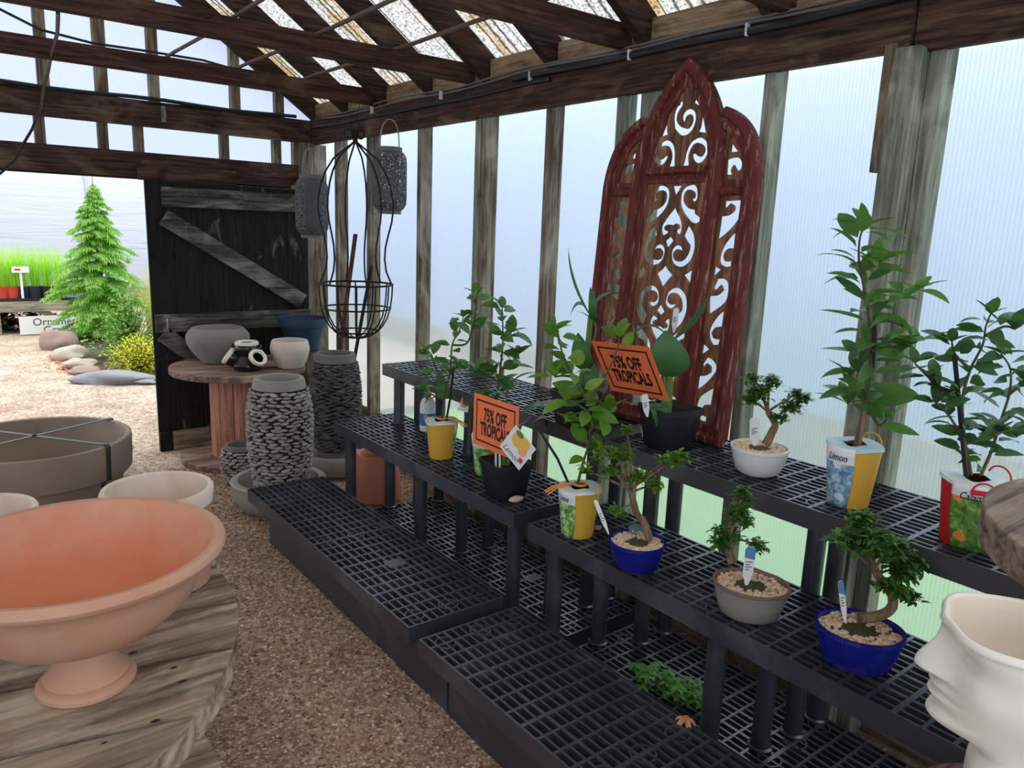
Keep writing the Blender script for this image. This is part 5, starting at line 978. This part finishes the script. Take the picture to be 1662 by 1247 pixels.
for x, pm, lb in ((-80, RP, 'grass in a red pot at the hidden end of the nursery tray'), (-45, BP, 'grass in a black pot beyond the edge of the doorway'), (-22, RP, 'grass in a red pot close to the edge of the view'), (5, RP, 'grass in the larger red pot on the nursery table'), (22, RP, 'grass in the smaller red pot between red and black ones'), (38, BP, 'grass in a black pot just behind the white price card'), (58, BP, 'grass in a black pot beside the price card'), (78, BP, 'grass in a black pot partly behind the conifer'), (98, BP, 'grass in a black pot mostly behind the conifer')):
    q = yt(x); n_ += 1; grass('potted_grass', lb, (q.x, YT-.30, tp+.035+.135), .55, .16, 300, GRS, 40+n_, .0045, .07, (.085, .134, pm), 'potted grasses on the nursery table')
q = py_(37, 480, YT-.40); t = thing('price_card', 'small white price card on a post at the front of the nursery table', 'sign', (q.x, YT-.385, tp+.036)); mb = MB(); mb.box((-.012, -.008, 0), (.012, .008, .33)); mb.build('post', WHITE, t); mb = MB(); mb.box((-.085, -.02, .30), (.085, -.01, .37)); mb.build('card', WHITE, t); mb = MB(); mb.box((-.06, -.0205, .325), (.0, -.0199, .345)); mb.build('red_print', REDT, t)
a = py_(33, 543, YT-.5); b_ = py_(103, 512, YT-.5); t = thing('name_board', 'white board lettered Ornamental Grasses standing against the nursery table', 'sign', (a.x, YT-.5, 0)); w_ = .98; h_ = b_.z-.0
mb = MB(); mb.box((0, -.012, .01), (w_, .012, h_)); mb.build('board', WHITE, t)
RX_ = Matrix.Rotation(radians(90), 4, 'X')
text('Ornamental', .125, GREYINK, Matrix.Translation((.42*S, -.0135*S, h_*.68*S)) @ RX_, 'lettering', t, 0, .95, .0, None, .0006); text('Grasses', .125, GREYINK, Matrix.Translation((.42*S, -.0135*S, h_*.24*S)) @ RX_, 'lettering', t, 0, .95, 0, None, .0006)
shrub('shade_plant', 'dark leaved plant in the shade beneath the nursery table', (py_(10, 540, YT).x, YT, 0), .34, .26, 500, .07, DKL, 17); shrub('shade_plant', 'dark plant beneath the nursery table next to the name board', (py_(55, 535, YT+.1).x, YT+.15, 0), .3, .26, 400, .07, DKL, 18)
# planting bed and edging rocks
MUL = plain('dark mulch', srgb(82, 72, 66), .95, .35, 40, .8, .1)
mb = MB(); ring_ = [gp(86, 560), gp(104, 585), gp(122, 604), gp(135, 622), gp(190, 624), gp(250, 622), gp(330, 600), gp(420, 560), gp(300, 545), gp(120, 545)]
mb.add([(p.x, p.y, .03) for p in ring_], [tuple(range(len(ring_)))]); mb.add([(p.x, p.y, -.01) for p in ring_]+[(p.x, p.y, .03) for p in ring_], [(i, (i+1) % 10, 10+(i+1) % 10, 10+i) for i in range(10)]); struct(mb.build('planting_bed', MUL))
RK = [plain('brown grey rock', srgb(150, 130, 118), .85, .2, 8, .4, .2), plain('tan rock', srgb(176, 164, 150), .85, .15, 8, .4, .2), plain('blue grey rock', srgb(132, 134, 138), .8, .15, 6, .3, .25)]
for i, (x, y, r, sq, k, lb) in enumerate(((97, 566, .17, (1.0, .8, .85), 0, 'big brown edging rock at the foot of the conifer'), (117, 584, .16, (1.05, .8, .62), 1, 'tan edging rock, second from the conifer'), (128, 597, .13, (1.1, .8, .5), 1, 'tan layered edging rock midway along the bed'), (138, 607, .12, (1.2, .8, .42), 0, 'pinkish flat edging rock close to the blue grey slab'), (146, 616, .10, (1.2, .9, .35), 2, 'small grey edging rock touching the blue grey slab'), (188, 621, .22, (1.45, .6, .34), 2, 'long flat blue grey rock slab at the near end of the bed'), (232, 622, .12, (1.3, .7, .28), 2, 'small flat grey rock beside the open door'))):
    p = gp(x, y); mb = MB(); mb.blob((0, 0, r*sq[2]*.45), r, 3, i+3, .38, sq); o = tag(mb.build('edging_rock', RK[k], None, p, sharp=45), lb, 'rock', None); o.rotation_euler = (0, 0, -.5)
mb = MB(); q = random.Random(4)
for k in range(140):
    p = gp(q.uniform(76, 124), q.uniform(568, 606)); p = gp(q.gauss(100, 12), q.gauss(590, 8)); a = q.uniform(0, 6.28); leaf(mb, (p.x, p.y, .012), (cos(a), sin(a), .1), (0, 0, 1), .05, .02, .3, .2, 2)
tag(stuff(mb.build('wood_chips', islandmat('red chips', [srgb(176, 92, 66), srgb(214, 130, 96), srgb(196, 110, 80)]))), 'scattered reddish bark chips along the edging rocks', 'bark chips')
# plastic covered hoop house behind
m, nt, b = newmat('white greenhouse film'); v = coords(nt, (.35, 1, 3.5)); b.inputs['Base Color'].default_value = srgb(182, 188, 200); b.inputs['Roughness'].default_value = .35; b.inputs['Specular IOR Level'].default_value = .4; bump(nt, b, ntex(nt, v, 1.6, 4, .5, 1.2), .28, .08); FILM = m
t = thing('hoop_house', 'white film covered hoop greenhouse beyond the nursery table', 'greenhouse', (0, 13.2, 0)); mb = MB(); n = 26; vs = []
for i in range(n+1): a = pi*i/n; vs += [(-9, 2.6-2.6*cos(a), 3.4*max(0, sin(a))**.8), (14, 2.6-2.6*cos(a), 3.4*max(0, sin(a))**.8)]
mb.add(vs, [(2*i, 2*i+1, 2*i+3, 2*i+2) for i in range(n)]); mb.build('film_cover', FILM, t, sharp=180)
GRIB = plain('grey hoop', srgb(172, 178, 188), .5)
for x in (-6, -3.2, -.4, 2.05, 4.9, 8): mb = MB(); mb.tube([(x, 2.6-2.63*cos(pi*i/n), 3.43*max(0, sin(pi*i/n))**.8) for i in range(n+1)], .014, 6); mb.build('hoop', GRIB, t)
mb = MB(); mb.box((-9, -.03, 0), (14, .0, .3)); mb.build('base_board', GW, t)
# a second film house and a hedge beside the lawn, seen blurred through the wall sheets
t = thing('hoop_house', 'pale film greenhouse across the lawn, blurred by the wall sheets', 'greenhouse', (4.6, 0, 0)); mb = MB(); vs = []
for i in range(n+1): a = pi*i/n; vs += [(2.6-2.6*cos(a), -12, 3.0*max(0, sin(a))**.75), (2.6-2.6*cos(a), 11.5, 3.0*max(0, sin(a))**.75)]
mb.add(vs, [(2*i, 2*i+2, 2*i+3, 2*i+1) for i in range(n)]); mb.build('film_cover', plain('grey blue film', srgb(150, 165, 192), .5, .05, 4, 0), t, sharp=180)
mb = MB(); mb.box((-.03, -12, -.06), (0, 11.5, .3)); mb.build('base_board', GW, t)
